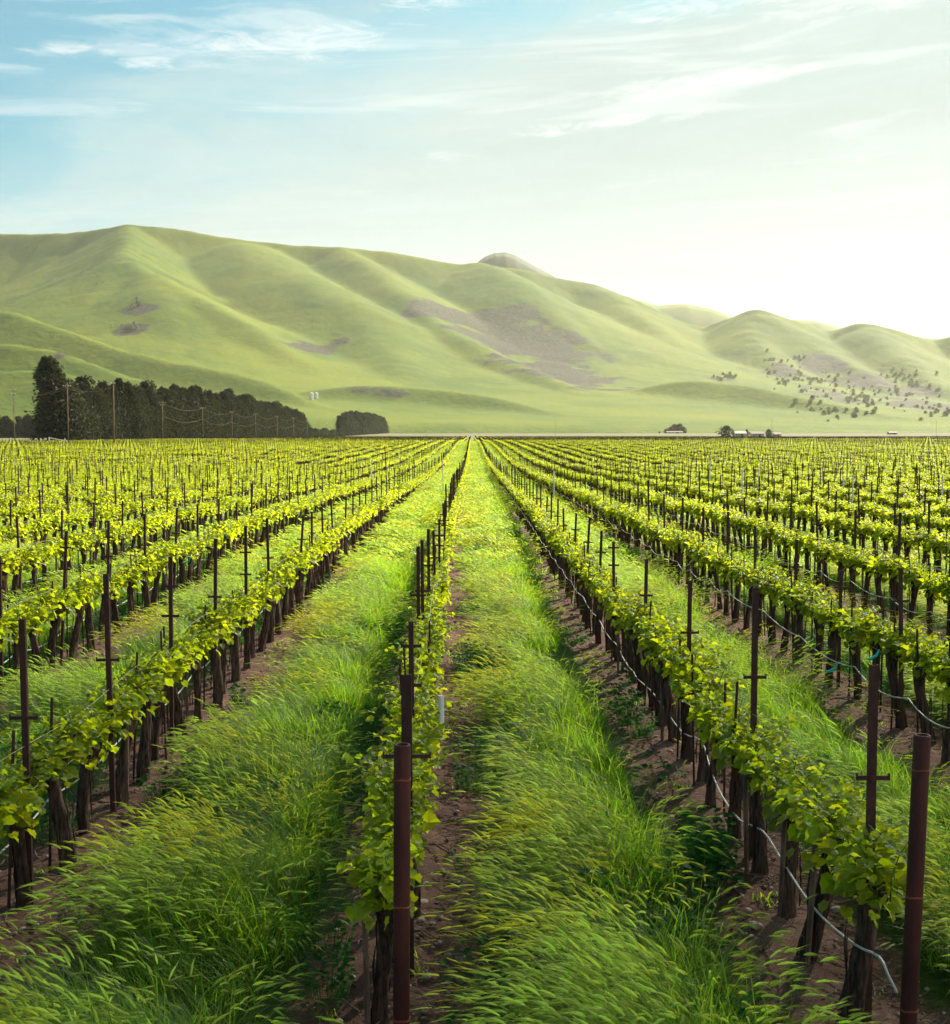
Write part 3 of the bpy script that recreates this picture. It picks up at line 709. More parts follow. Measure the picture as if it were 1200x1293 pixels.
def tube_obj(name, pts, r_, mat, n=6): 
    mb = MB(); mb.tube(pts, r_, n); return put(name, mb.mesh(name, mat, True))
def hose(k, y0, y1, zc=.46, side=-.11, r_=.007):
    P = []; y = y0; span = 2.05; ph = random.random() * span; zr = random.Random(k * 5 + 3)
    knots = [y0]; 
    yy = y0 + ph
    while yy < y1: knots.append(yy); yy += span * zr.uniform(.7, 1.2)
    knots.append(y1); hz = [zc + zr.uniform(-.035, .035) for _ in knots]; sg = [zr.uniform(.03, .11) for _ in knots]
    for a in range(len(knots) - 1):
        m = 9
        for i in range(m):
            t = i / m; y = knots[a] + (knots[a + 1] - knots[a]) * t
            z = hz[a] + (hz[a + 1] - hz[a]) * t - sg[a] * 4 * t * (1 - t)
            x = float(rowx(k, y)) + side + .015 * math.sin(y * 1.7 + k); P.append((x, y, z + Gs(x, y)))
    o = tube_obj('drip_hose', P, r_, M_hose, 7)
    rn = rowname(k)
    return tag(o, 'pale sagging drip hose strung low along the ' + rn, 'drip hose', 'drip hoses along the vine rows')
def row_start(k):
    x = ROW0 + SP * k; y = 5.7
    while not infr(x, y, 1.0, .0): y += .2
    return max(5.7, y - .8)
for k in range(-7, 8):
    y0 = row_start(k)
    if k == 1:
        # the near end of this hose is tied off against the post
        P = [tuple(at(1133, 1254, 5.72)), tuple(at(1122, 1232, 5.78)), tuple(at(1110, 1208, 5.9)), tuple(at(1080, 1193, 6.2)), tuple(at(1040, 1160, 6.75)), tuple(at(1010, 1122, 7.3)), tuple(at(985, 1082, 7.9)), tuple(at(963, 1049, 8.35)), tuple(at(935, 1036, 8.9)), tuple(at(912, 1005, 9.5)), tuple(at(897, 970, 10.1)), tuple(at(886, 936, 10.7)), tuple(at(862, 925, 11.5)), tuple(at(838, 893, 12.6)), tuple(at(822, 872, 13.4)), tuple(at(805, 857, 14.3))]
        zr = random.Random(4); px, py, D = 805, 857, 14.3
        y = 14.3; x0, z0 = P[-1][0], P[-1][2]; i = 0
        while y < 70:
            y += .33; i += 1; sag = .055 * abs(math.sin(i * .55)); P.append((x0 + (float(rowx(1, y)) - .13 - x0) * sstep(14, 22, y), y, Gs(x0, y) + z0 + (.44 - z0) * float(sstep(14, 22, y)) + .04 - sag))
        # smooth
        Q = []
        for i in range(len(P) - 1):
            for j in range(3):
                t = j / 3; p0 = P[max(i - 1, 0)]; p1 = P[i]; p2 = P[i + 1]; p3 = P[min(i + 2, len(P) - 1)]
                Q.append([.5 * (2 * p1[q] + (p2[q] - p0[q]) * t + (2 * p0[q] - 5 * p1[q] + 4 * p2[q] - p3[q]) * t * t + (3 * p1[q] - p0[q] - 3 * p2[q] + p3[q]) * t ** 3) for q in range(3)])
        o = tube_obj('drip_hose', Q, .0068, M_hose, 8)
        tag(o, 'pale sagging drip hose tied off beside the leaning pipe post at right', 'drip hose', 'drip hoses along the vine rows')
    else: hose(k, y0 if k else 8.5, 75)
    for w_i, (dx, z) in enumerate(((-.075, .79), (.075, .80), (.01, 1.04))):
        if k == 0 and w_i == 1: continue
        P = []; y = (y0 - .3) if k not in (0, 1) else 5.56; rr = random.Random(k * 11 + w_i); ph = rr.random() * 6
        while y < 75:
            x = float(rowx(k, y)) + dx
            if k in (0, 1): x += ((-.305 if k == 0 else 1.975) - x) * (1 - float(sstep(5.5, 6.8, y)))
            P.append((x, y, Gs(x, y) + z + .03 * math.sin(y * .9 + ph) + .015 * math.sin(y * 2.3 + ph))); y += .35
        o = tube_obj('trellis_wire', P, .0022 if w_i < 2 else .0019, M_wire, 4)
        pos = ['lower left', 'lower right', 'upper'][w_i]
        tag(o, '%s pale trellis wire strung along the %s' % (pos, rowname(k)), 'wire', 'trellis wires along the vine rows')

# white sleeves on a few stakes, a wrapped young vine, teal ties
wn = 0
for px, py, D, h in ((1040, 597, 62, 1.75), (1077, 600, 45, 1.75), (938, 592, 50, 1.7), (958, 590, 55, 1.8), (20, 578, 70, 1.7), (1065, 603, 52, 1.6), (855, 570, 90, 1.6), (898, 583, 60, 1.6), (700, 595, 55, 1.5), (560, 580, 70, 1.6), (470, 590, 60, 1.7), (1190, 600, 45, 1.6)):
    p = at(px, py, D); g = Gs(p.x, D); hh = max(1.2, min(1.95, p.z - g))
    mb = MB(); mb.tube([(0, 0, 0), (0, 0, hh)], .028, 8); mb.tube([(0, 0, hh - .03), (0, 0, hh + .03)], .018, 6)
    o = put('white_stake', mb.mesh('white_stake', M_white), None, (p.x, D, g), (0, random.uniform(-.03, .03), 0)); wn += 1
    tag(o, 'white plastic stake sticking up among the distant vines', 'stake', 'white stakes scattered in the far rows')
def sleeve(px, py, D, h, r_, label, lean=0.0):
    p = at(px, py, D); mb = MB()
    mb.tube([(0, 0, 0), (.004, 0, h * .5), (0, .004, h)], r_, 12, 0, True, .14)
    tag(put('vine_sleeve', mb.mesh('vine_sleeve', M_white), None, tuple(p), (0, lean, 0)), label, 'vine sleeve')
sleeve(757, 805, 19.0, .50, .045, 'white sleeve wrapped round a young vine in the first right row', -.05)
sleeve(557, 933, 8.6, .30, .018, 'speckled white sleeve beside the trunks above the narrow dirt path')
def tie(px, py, D, label):
    p = at(px, py, D); mb = MB()
    mb.tube([p + Vector((-.05, 0, -.03)), p + Vector((-.02, 0, -.035)), p + Vector((.02, 0, -.01)), p + Vector((.04, 0, .03))], [.004, .010, .010, .004], 6)
    tag(put('plant_tie', mb.mesh('plant_tie', M_teal)), label, 'plant tie')
tie(1103, 826, 8.3, 'teal plastic tie looped on the head of a right hand vine')
tie(1051, 842, 8.6, 'teal plastic tie hanging from a hose in the second right row')
tie(236, 707, 13.2, 'small teal tie on the wire in the left rows')
tie(713, 700, 23.0, 'tiny teal tie beside the white hose halfway down the right row')

# ------------------------------------------------------------------ grass
def ribbon(mb, P, w, m, side):
    """tapering strip along P"""
    k = len(P); V = []
    for i, p in enumerate(P):
        ww = w * (1 - (i / (k - 1)) ** 2 * .92) * .5
        V += [p - side * ww, p + side * ww]
    mb.add(V, [(2 * i, 2 * i + 1, 2 * i + 3, 2 * i + 2) for i in range(k - 1)], m)
def wind_curve(r, base, L, bend, k=5, az_=None, start=.25):
    """a stalk that stands up and is blown over towards -X"""
    a = math.pi + r.gauss(0, .38) if az_ is None else az_
    P = [np.array(base, float)]; ang = r.uniform(.05, .3)
    for i in range(1, k):
        t = i / (k - 1); ang_i = ang + bend * t ** 1.4
        st = L / (k - 1); P.append(P[-1] + st * np.array([math.cos(a) * math.sin(ang_i), math.sin(a) * math.sin(ang_i), math.cos(ang_i)]))
    return P, a
def grass_clump(seed, n_blade, n_ear, rad=.20, L=(.30, .5), big=1.0, awns=13, seg=5):
    r = random.Random(seed); mb = MB()
    for _ in range(n_blade):
        a, q = r.uniform(0, 6.28), rad * math.sqrt(r.random()); b = (q * math.cos(a), q * math.sin(a), -.02)
        l = r.uniform(*L) * r.uniform(.7, 1.05); P, az_ = wind_curve(r, b, l, r.uniform(.5, 1.9), seg, r.gauss(math.pi, .9))
        t_ = np.array([-math.sin(az_), math.cos(az_), r.uniform(-.3, .3)]); ribbon(mb, P, r.uniform(.004, .009) * big, 0, t_)
    for _ in range(n_ear):
        a, q = r.uniform(0, 6.28), rad * math.sqrt(r.random()); b = (q * math.cos(a), q * math.sin(a), -.02)
        l = r.uniform(*L); P, az_ = wind_curve(r, b, l, r.uniform(.55, 1.3), seg)
        t_ = np.array([-math.sin(az_), math.cos(az_), 0]); ribbon(mb, P, .0022 * big, 0, t_)
        d = P[-1] - P[-2]; d /= np.linalg.norm(d); d0 = d.copy()
        el_ = r.uniform(.055, .095) * (1 + .25 * (big - 1)); er = r.uniform(.0038, .0060) * big; n = 5
        c = P[-1].copy(); pts = [c]; dd = d.copy()
        for i in range(4):
            dd = dd + np.array([0, 0, -.11]); dd /= np.linalg.norm(dd); c = c + dd * el_ / 4; pts.append(c)
        mb.tube(pts, [er * .35, er, er * 1.05, er * .75, er * .12], n, 1, False)
        for i in range(awns):
            t = r.uniform(.1, 1); q = t * 4; kk = min(3, int(q)); p = pts[kk] + (pts[kk + 1] - pts[kk]) * (q - kk)
            o = np.array([r.uniform(-1, 1), r.uniform(-1, 1), r.uniform(-1, 1)]); dr = dd + o * .26; dr /= np.linalg.norm(dr)
            s_ = np.cross(dr, o); s_ /= np.linalg.norm(s_) + 1e-6; wl = .0011 * big
            mb.add([p - s_ * wl, p + s_ * wl, p + dr * r.uniform(.03, .06) * (1 + .2 * (big - 1))], [(0, 1, 2)], 1)
    return mb.mesh('grass_clump', [M_blade, M_ear])
def weed_clump(seed):
    r = random.Random(seed); mb = MB()
    lob = [(math.cos(t) * (1 + .16 * math.cos(5 * t)), math.sin(t) * (1 + .16 * math.cos(5 * t))) for t in [i / 10 * 2 * math.pi for i in range(10)]]
    for _ in range(70):
        a, q = r.uniform(0, 6.28), .17 * math.sqrt(r.random()); h = r.uniform(.06, .30) * (1.2 - q * 2)
        b = np.array([q * math.cos(a), q * math.sin(a), 0]); c = b + np.array([math.cos(a) * .06, math.sin(a) * .06, h])
        ribbon(mb, [b, (b + c) / 2 + np.array([0, 0, .02]), c], .004, 0, np.array([1, 0, 0.]))
        rr = r.uniform(.012, .028); nx_, ny_ = r.uniform(-.6, .6), r.uniform(-.6, .6)
        V = [c] + [c + rr * np.array([x, y, x * nx_ + y * ny_ + .25]) for x, y in lob]
        mb.add(V, [(0, 1 + i, 1 + (i + 1) % 10) for i in range(10)], 0)
    return mb.mesh('weed_clump', M_weed)
G_ear = [grass_clump(10 + i, 46, 25, .17, (.40, .74)) for i in range(4)]
G_mix = [grass_clump(20 + i, 60, 15, .18, (.38, .68)) for i in range(3)]
G_grn = [grass_clump(30 + i, 90, 2, .18, (.36, .64)) for i in range(3)]
G_far = [grass_clump(40 + i, 44, 46, .42, (.38, .60), 2.4, 2, 4) for i in range(3)]
G_farg = [grass_clump(50 + i, 60, 22, .42, (.34, .54), 2.4, 2, 4) for i in range(2)]
def strip_pts(y0, y1, dens_f, half, margin=1.12):
    """points on the grass strips inside the view"""
    out = []
    y = y0
    while y < y1:
        st = .5 if y < 40 else 2.0
        kmax = int((.375 * margin * y + 3) / SP) + 1
        ks = np.arange(-kmax - 1, kmax + 1)
        d = dens_f(y + st / 2); n = rng.poisson(d * st * 2 * half, len(ks))
        kk = np.repeat(ks, n); m = len(kk)
        yy = y + st * rng.random(m); u = (rng.random(m) * 2 - 1)
        xx = ROW0 + .05 + SP * (kk + .5) - .17 * sstep(6, 30, yy) + u * half
        ok = np.abs(xx) < .375 * margin * yy + 1.2
        out.append(np.stack([xx[ok], yy[ok], u[ok]], 1)); y += st
    return np.concatenate(out)
def edge_ok(p):      # ragged edges
    e = .72 + .55 * fbm(p[:, 0] * .0 + np.floor(p[:, 0] / SP) * 7.7 + np.sign(p[:, 2]) * 3.1, p[:, 1] * 1.1, 3, 8)
    return np.abs(p[:, 2]) < e + .14
A = strip_pts(4.2, 26, lambda y: 58 if y < 13 else 40, .50); A = A[edge_ok(A)]
B = strip_pts(26, 60, lambda y: 9, .60)
C = strip_pts(60, 190, lambda y: 1.6, .70); D_ = strip_pts(190, 420, lambda y: .42, .70)
def kinds(P, near=True):
    x, y = P[:, 0], P[:, 1]; n = len(P)
    f = fbm(x * .55, y * .32, 3, 21) + .55 * (rng.random(n) - .5)
    bias = np.where(y < 8.8, .14, np.where(y < 12.5, -.08, .14))
    v = f + bias
    if near:
        idx = np.where(v > .10, rng.integers(0, 4, n), np.where(v > -.14, 4 + rng.integers(0, 3, n), 7 + rng.integers(0, 3, n)))
    else: idx = np.where(v > -.16, 10 + rng.integers(0, 3, n), 13 + rng.integers(0, 2, n))
    return idx
def patchy(p): return rng.random(len(p)) < .10 + .90 * sstep(-.22, .10, fbm(p[:, 0] * 2.1, p[:, 1] * 1.5, 2, 55))
A = A[patchy(A)]; B = B[patchy(B)]
ALL = np.concatenate([A, B, C, D_])
IDX = np.concatenate([kinds(A), kinds(B, False), kinds(C, False), kinds(D_, False)])
hs = 1.02 + .75 * fbm(ALL[:, 0] * 2.1, ALL[:, 1] * 1.5, 2, 55) + .45 * fbm(ALL[:, 0] * .9, ALL[:, 1] * .7, 2, 33); hs *= 1 - .45 * np.abs(ALL[:, 2]) ** 3
dsc = np.concatenate([np.ones(len(A)), np.full(len(B), 1.0), np.full(len(C), 1.35), np.full(len(D_), 2.0)])
wid = np.where(dsc > 1, dsc, 1.0)
S3 = np.stack([wid * rng.uniform(.9, 1.15, len(ALL)), wid * rng.uniform(.9, 1.15, len(ALL)), np.clip(hs, .42, 1.55) * np.minimum(dsc, 1.15) * .92], 1)
P3 = np.stack([ALL[:, 0], ALL[:, 1], G(ALL[:, 0], ALL[:, 1])], 1)
scatter('grass', P3, np.where((ALL[:, 2] > .25) & (rng.random(len(ALL)) < .45), math.pi * .72 + rng.normal(0, .7, len(ALL)), 0) + rng.normal(0, .25, len(ALL)) + 1.0 * fbm(ALL[:, 0] * .9, ALL[:, 1] * .7, 2, 39), S3, IDX, G_ear + G_mix + G_grn + G_far + G_farg, 'tall foxtail grass blown to the left in strips between the vine rows', 'grass')
# broad-leaved weeds in the grass and low on its edges
W = strip_pts(4.2, 45, lambda y: 22 if y < 16 else 6, .86); f = fbm(W[:, 0] * 1.1, W[:, 1] * .8, 3, 77)
W = W[(f > .27) | ((np.abs(W[:, 2]) > .8) & (rng.random(len(W)) < .12))]; n = len(W)
W2s = [weed_clump(60 + i) for i in range(4)]
scatter('weeds', np.stack([W[:, 0], W[:, 1], G(W[:, 0], W[:, 1]) + .02], 1), rng.uniform(0, 6.28, n), rng.uniform(.6, 1.15, n), rng.integers(0, 4, n), W2s, 'dark green broad leaved weeds growing in the grass', 'weeds')

# small stones, clods and litter on the bare soil
def stone_mesh(seed, mat):
    r = np.random.default_rng(seed); import bmesh
    bm = bmesh.new(); bmesh.ops.create_icosphere(bm, subdivisions=2, radius=1)
    for v in bm.verts:
        d = 1 + .22 * math.sin(v.co.x * 2.3 + seed) + .16 * math.sin(v.co.y * 3.1 + seed * 2) + r.uniform(-.08, .08)
        v.co = Vector((v.co.x * d * 1.2, v.co.y * d, v.co.z * d * .62))
    me = bpy.data.meshes.new('stone'); bm.to_mesh(me); bm.free(); me.materials.append(mat); return me
SM = [stone_mesh(i, M_stone) for i in range(3)] + [stone_mesh(10 + i, M_clod) for i in range(3)]
mbt = MB()
mbt.tube([(-1, 0, .1), (-.3, .12, .25), (.4, -.05, .2), (1, .1, .05)], [.06, .07, .05, .02], 5); mbt.tube([(-.2, .1, .25), (.2, .5, .3)], [.05, .02], 5)
SM.append(mbt.mesh('twig', M_wood))
n = 42000; yy = 4.5 + 32 * rng.random(n) ** 1.9; kk = rng.integers(-5, 6, n)
xx = ROW0 + SP * kk - .17 * sstep(6, 30, yy) + rng.normal(0, .30, n); ok = (np.abs(xx) < .40 * yy + 1) & (np.abs(kk * SP) < .4 * yy + 2); xx, yy = xx[ok], yy[ok]; n = len(xx)
ss_ = np.clip(rng.lognormal(-4.95, .55, n), .003, .035); ix = rng.choice([0, 1, 2, 3, 4, 5, 6], n, p=[.12, .12, .12, .18, .18, .18, .10]); ss_[ix == 6] = rng.uniform(.04, .13, (ix == 6).sum())
scatter('gravel', np.stack([xx, yy, G(xx, yy) + .0 + ss_ * .15 + np.where(np.abs(((xx - ROW0) / SP + 100) % 1 - .5) > .3, .01, -.01)], 1), rng.uniform(0, 6.28, n), ss_, ix, SM, 'small stones, clods and twigs lying on the bare soil under the vines', 'gravel')
for px, py, D, s, lab in ((1088, 1247, 6.75, .036, 'smooth pale stone on the soil beside the near right trunk'), (538, 1243, 6.75, .026, 'small pale stone on the narrow dirt path by the pipe post')):
    p = at(px, py, D); tag(put('stone', SM[0], None, (p.x, 3.0 * FPX / (py - VPY) * .985, .02), (0, 0, .4), s), lab, 'stone')
# sparse tufts on the bare soil
n = 300; yy = 5 + 24 * rng.random(n); kk = rng.integers(-3, 4, n); xx = ROW0 + SP * kk + rng.normal(0, .3, n)
small = [grass_clump(80 + i, 22, 1, .07, (.06, .14)) for i in range(3)]
scatter('grass_tufts', np.stack([xx, yy, G(xx, yy)], 1), rng.uniform(0, 6.28, n), rng.uniform(.6, 1.5, n), rng.integers(0, 3, n), small, 'sparse low grass tufts on the bare soil below the vines', 'grass')

# ------------------------------------------------------------------ trees
def crown_mb(seed, H, Wd, base, n, size, shape='tall', lean=-.12, nb=9):
    r = random.Random(seed); mb = MB(); lobes = []
    for i in range(nb):
        t = (i + .5) / nb; z = base + (H - base) * (t * .93 + .03)
        if shape == 'tall': rad = Wd / 2 * (1.05 - .72 * max(0, t - .25) / .75) * r.uniform(.75, 1.15)
        else: rad = Wd / 2 * math.sin(math.pi * (t * .8 + .15))
        for q in range(2 if shape == 'tall' else 3):
            a = r.uniform(0, 6.28); off = rad * r.uniform(.15, .6)
            lobes.append((off * math.cos(a) + lean * z, off * math.sin(a), z + r.uniform(-.5, .5), rad * r.uniform(.5, .8)))
    for _ in range(n):
        cx, cy_, cz, rd = r.choice(lobes)
        v = np.array([r.gauss(0, 1), r.gauss(0, 1), r.gauss(0, 1)]); v /= np.linalg.norm(v); p = np.array([cx, cy_, cz]) + v * rd * r.choice((r.uniform(.6, 1.05), r.uniform(.8, 1.3))) * np.array([1, 1, 1.25 if shape == 'tall' else .8])
        d = v + np.array([lean * 3, 0, r.uniform(-.2, .9)]); V = orient(LV4, p, size * r.uniform(.6, 1.5), d, r.uniform(-1.5, 1.5)); mb.add(V, LF4, 0)
    return mb
def tree_trunk(seed, H, r0, lean=-.12, limbs=6):
    r = random.Random(seed); mb = MB(); P = [(lean * H * t * t * .9 + r.uniform(-.1, .1), r.uniform(-.15, .15), H * t) for t in (0, .25, .5, .75, .92)]; P[0] = (0, 0, -.3)
    mb.tube(P, [r0, r0 * .8, r0 * .6, r0 * .35, r0 * .1], 8, 0, True, .1)
    for i in range(limbs):
        t = .25 + .5 * i / limbs; a = r.uniform(0, 6.28); p = np.array([lean * H * t * t * .9, 0, H * t]); l = H * .16
        mb.tube([p, p + np.array([math.cos(a), math.sin(a), .5]) * l * .5, p + np.array([math.cos(a), math.sin(a), 1.1]) * l], [r0 * .35, r0 * .22, r0 * .07], 5)
    return mb
WB = [(crown_mb(500 + i, 23.5, 11.5, .8, 8500, .58, 'tall', -.17, 13).mesh('crown', M_tree), tree_trunk(510 + i, 21, .45, -.17).mesh('trunk', M_trunk)) for i in range(5)]
def tree_at(pair, x, y, s, label, group, name='windbreak_tree', cat='tree', rz=0.0):
    e = bpy.data.objects.new(name, None); link(e); e.location = (x, y, Gs(x, y)); e.rotation_euler = (0, 0, rz); e.scale = s if hasattr(s, '__len__') else (s, s, s)
    put('trunk', pair[1], e); put('crown', pair[0], e); return tag(e, label, cat, group)
WX = -136.0
big = (crown_mb(600, 25, 15, 1, 9000, .7, 'tall', -.27, 13).mesh('crown', M_tree), tree_trunk(601, 24, .5, -.27).mesh('trunk', M_trunk))
tree_at(big, WX + 4.5, 419, (1.3, 1.2, 1.06), 'tallest dark windswept tree at the left end of the windbreak', 'trees of the long dark windbreak')
def prof(y):     # tree height along the windbreak
    xs_ = [425, 440, 470, 500, 560, 640, 740, 820, 900, 980, 1060]; hs_ = [22, 20.5, 20.5, 21.5, 22.5, 24, 25, 23.5, 23, 21.5, 16]
    return float(np.interp(y, xs_, hs_))
y = 427; i = 0
while y < 1058:
    s = prof(y) / 22.5 * random.uniform(.88, 1.10)
    tree_at(random.choice(WB), WX + random.uniform(-1.2, 1.2), y, (s * random.uniform(.9, 1.1), s * random.uniform(.9, 1.1), s), 'dark dense windswept tree inside the long windbreak', 'trees of the long dark windbreak', rz=random.uniform(-.5, .5))
    y += 8.2 * random.uniform(.85, 1.15)
y = 1345
while y < 2000:
    s = (25.5 if y < 1500 else 26.0) * min(1, .80 + (y - 1345) / 150 * .25) * (1 - .12 * float(sstep(1850, 2000, y))) / 22.5 * random.uniform(.95, 1.05)
    tree_at(random.choice(WB), WX + random.uniform(-2, 2), y, (s, s, s), 'dark tree inside the short second clump of the windbreak', 'trees of the farther windbreak clump', rz=random.uniform(-.5, .5)); y += 13
# low dark bushes between the two stands
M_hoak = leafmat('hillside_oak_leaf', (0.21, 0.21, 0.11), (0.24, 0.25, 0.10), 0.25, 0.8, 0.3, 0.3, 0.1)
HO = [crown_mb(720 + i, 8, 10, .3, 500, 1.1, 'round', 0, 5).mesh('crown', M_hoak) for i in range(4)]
OK_ = [(crown_mb(700 + i, 8, 10, .3, 900, .8, 'round', 0, 5).mesh('crown', M_oak), tree_trunk(710 + i, 6, .3, 0, 5).mesh('trunk', M_trunk)) for i in range(4)]
y = 1075
while y < 1345:
    s = random.uniform(.55, .95); tree_at(OK_[random.randrange(4)], WX + random.uniform(-4, 4), y, s, 'low dark bushy tree between the two windbreak stands', 'bushes between the windbreak stands', 'low_tree'); y += 9
# dark line of trees behind the far left
for i in range(16):
    x = -404 + i * 5.5 + random.uniform(-2, 2); s = random.uniform(.62, .82); s = (s * 1.7, s * 1.7, s)
    if -.40 * 1010 > x: continue
    tree_at(random.choice(WB), x, 1000 + random.uniform(-8, 8), s, 'small dark tree in the distant line at the far left edge', 'trees of the distant line at far left')
# trees about the farmstead at right and the pale grove
def px_tree(px, py_top, D, pair, wfac, label, grp=None, mat=None, Hm=8.0):
    b = at(px, py_top, D); g = Gs(b.x, D); h = b.z - g; s = h / Hm
    return tree_at(pair, b.x, D, (s * wfac, s * wfac, s), label, grp, 'round_tree')
px_tree(917, 539, 1180, OK_[0], 1.35, 'round dark tree beside the farm sheds at the field edge')
px_tree(971, 543, 1200, OK_[1], .9, 'bushy tree between the shed and the tall pole')
px_tree(943, 543, 1220, OK_[2], .6, 'small tree between the two farm sheds')
for i, (px, py) in enumerate(((846, 540), (852, 537), (858, 536), (864, 540), (841, 542))):
    px_tree(px, py, 2000, OK_[i % 4], 1.0, 'hazy tree in the pale grove far left of the farm', 'trees of the pale grove')
px_tree(833, 545, 1900, OK_[2], .8, 'low hazy bush left of the pale grove')
# oaks scattered on the hazy hillside
spots = []
r_ = random.Random(5)
cl = [(915, 477, 18, 3, 9), (975, 458, 10, 10, 6), (1000, 478, 30, 12, 26), (1050, 492, 35, 14, 28), (1100, 505, 35, 14, 26), (1150, 492, 35, 20, 30), (1060, 522, 40, 8, 16), (1175, 520, 25, 12, 16), (1010, 455, 12, 5, 5), (1130, 470, 40, 8, 12), (176, 385, 5, 6, 6), (166, 415, 7, 6, 8)]
for cx, cy_, rx, ry, n in cl:
    for _ in range(int(n * 1.4)): spots.append((cx + r_.gauss(0, rx * .6), cy_ + r_.gauss(0, ry * .6)))
for px, py in spots:
    p = hit_hill(px, py)
    if p is None: continue
    z = hill_z(p.x, p.y)
    e = bpy.data.objects.new('hillside_oak', None); link(e); e.location = (p.x, p.y, z - .5); s = r_.uniform(.4, 1.35); e.scale = (s * 1.15, s * 1.15, s); e.rotation_euler = (0, 0, r_.uniform(0, 6))
    q = r_.randrange(4); put('trunk', OK_[q][1], e); put('crown', HO[q], e)
    left = px < 400
    tag(e, 'dark bush in the gully of the left hill spur' if left else 'hazy round oak scattered on the right hillside', 'tree', 'bushes in the left gully' if left else 'oaks scattered on the right hillside')

# ------------------------------------------------------------------ utility poles
def pole(px, py_top, D, arms, label, thick=.16, group='utility poles before the windbreak'):
    t = at(px, py_top, D); g = Gs(t.x, D); h = t.z - g
    e = bpy.data.objects.new('utility_pole', None); link(e); e.location = (t.x, D, g)
    mb = MB(); mb.tube([(0, 0, -.3), (0, 0, h * .5), (0, 0, h)], [thick, thick * .85, thick * .65], 10); put('shaft', mb.mesh('shaft', M_pole, True), e)
    for z, w_ in arms:
        mb = MB(); mb.box((0, -thick - .06, h - z), (w_, .12, .14)); ca = put('crossarm', mb.mesh('crossarm', M_pole), e)
        mb = MB()
        for q in (-.45, -.2, .2, .45): mb.tube([(q * w_, -thick - .06, h - z + .07), (q * w_, -thick - .06, h - z + .18), (q * w_, -thick - .06, h - z + .32)], [.05, .09, .06], 7)
        put('insulators', mb.mesh('insulators', M_white, True), ca)
    tag(e, label, 'utility pole', group); return t
def cable(a, b, sag, r_=.022, name='power_line', label=''):
    P = []
    for i in range(15):
        t = i / 14; P.append(tuple(a.lerp(b, t) - Vector((0, 0, sag * 4 * t * (1 - t)))))
    tag(tube_obj(name, P, r_, M_pole, 4), label, 'power line', 'power lines by the windbreak')
p1 = pole(143, 480, 305, ((.9, 1.0),), 'tall brown utility pole standing in the vines before the windbreak', .19)
p2 = pole(85, 483, 320, ((1.0, 2.0),), 'tall utility pole with a white crossarm at the left end of the windbreak')
p3 = pole(17, 490, 380, ((.8, 1.6), (1.9, 1.2)), 'utility pole alone at the far left edge against the hill')
for a, b, nm in ((p1, p2, 'between the two tall poles'), (p2, p3, 'from the tall pole to the far left pole')):
    for q, w_ in ((-.8, 'left'), (.8, 'right')):
        cable(a + Vector((q, 0, -1)), b + Vector((q, 0, -1)), 1.6, .03, label='%s sagging power cable %s' % (w_, nm))
L2 = []
for px, py, D in ((205, 507, 512), (256, 514, 592), (293, 519, 660), (323, 522, 740), (350, 525, 820), (371, 527, 900), (388, 530, 985)):
    n_ = ORD[len(L2)]
    L2.append(pole(px, py, D, ((.5, 2.6),) + (((1.5, 1.8),) if px == 205 else ()), 'thin utility pole before the dark windbreak, %s from the left of the receding line' % n_, .17))
for i in range(len(L2) - 1):
    cable(L2[i] + Vector((0, 0, -.5)), L2[i + 1] + Vector((0, 0, -.5)), 2.0, .03, label='power cable of the receding pole line, %s span from the left' % ORD[i])
for i in range(len(L2) - 1):
    cable(L2[i] + Vector((0, 0, -5.5)), L2[i + 1] + Vector((0, 0, -5.5)), 2.2, .035, label='low slack cable of the receding pole line, %s span from the left' % ORD[i])
for px, py, D, w_, lab in ((403, 531, 1090, 5, 'far wide armed utility pole between the windbreak stands, leftmost'), (413, 534, 1150, 0, 'far bare utility pole between the windbreak stands, middle'), (423, 526, 1100, 0, 'tallest bare far pole between the windbreak stands')):
    pole(px, py, D, ((.8, w_),) if w_ else ((.4, 1.0),), lab, .18, 'far utility poles')
for px, py, D, lab in ((975, 528, 1190, 'thin tall pole standing by the farm sheds'), (1183, 532, 1190, 'thin tall pole near the right edge of the plain'), (702, 527, 1190, 'thin lone pole on the plain right of the row ends'), (538, 537, 1200, 'thin lone pole on the plain left of the row ends')):
    pole(px, py, D, ((.5, 1.2),), lab, .13, 'far poles on the plain')

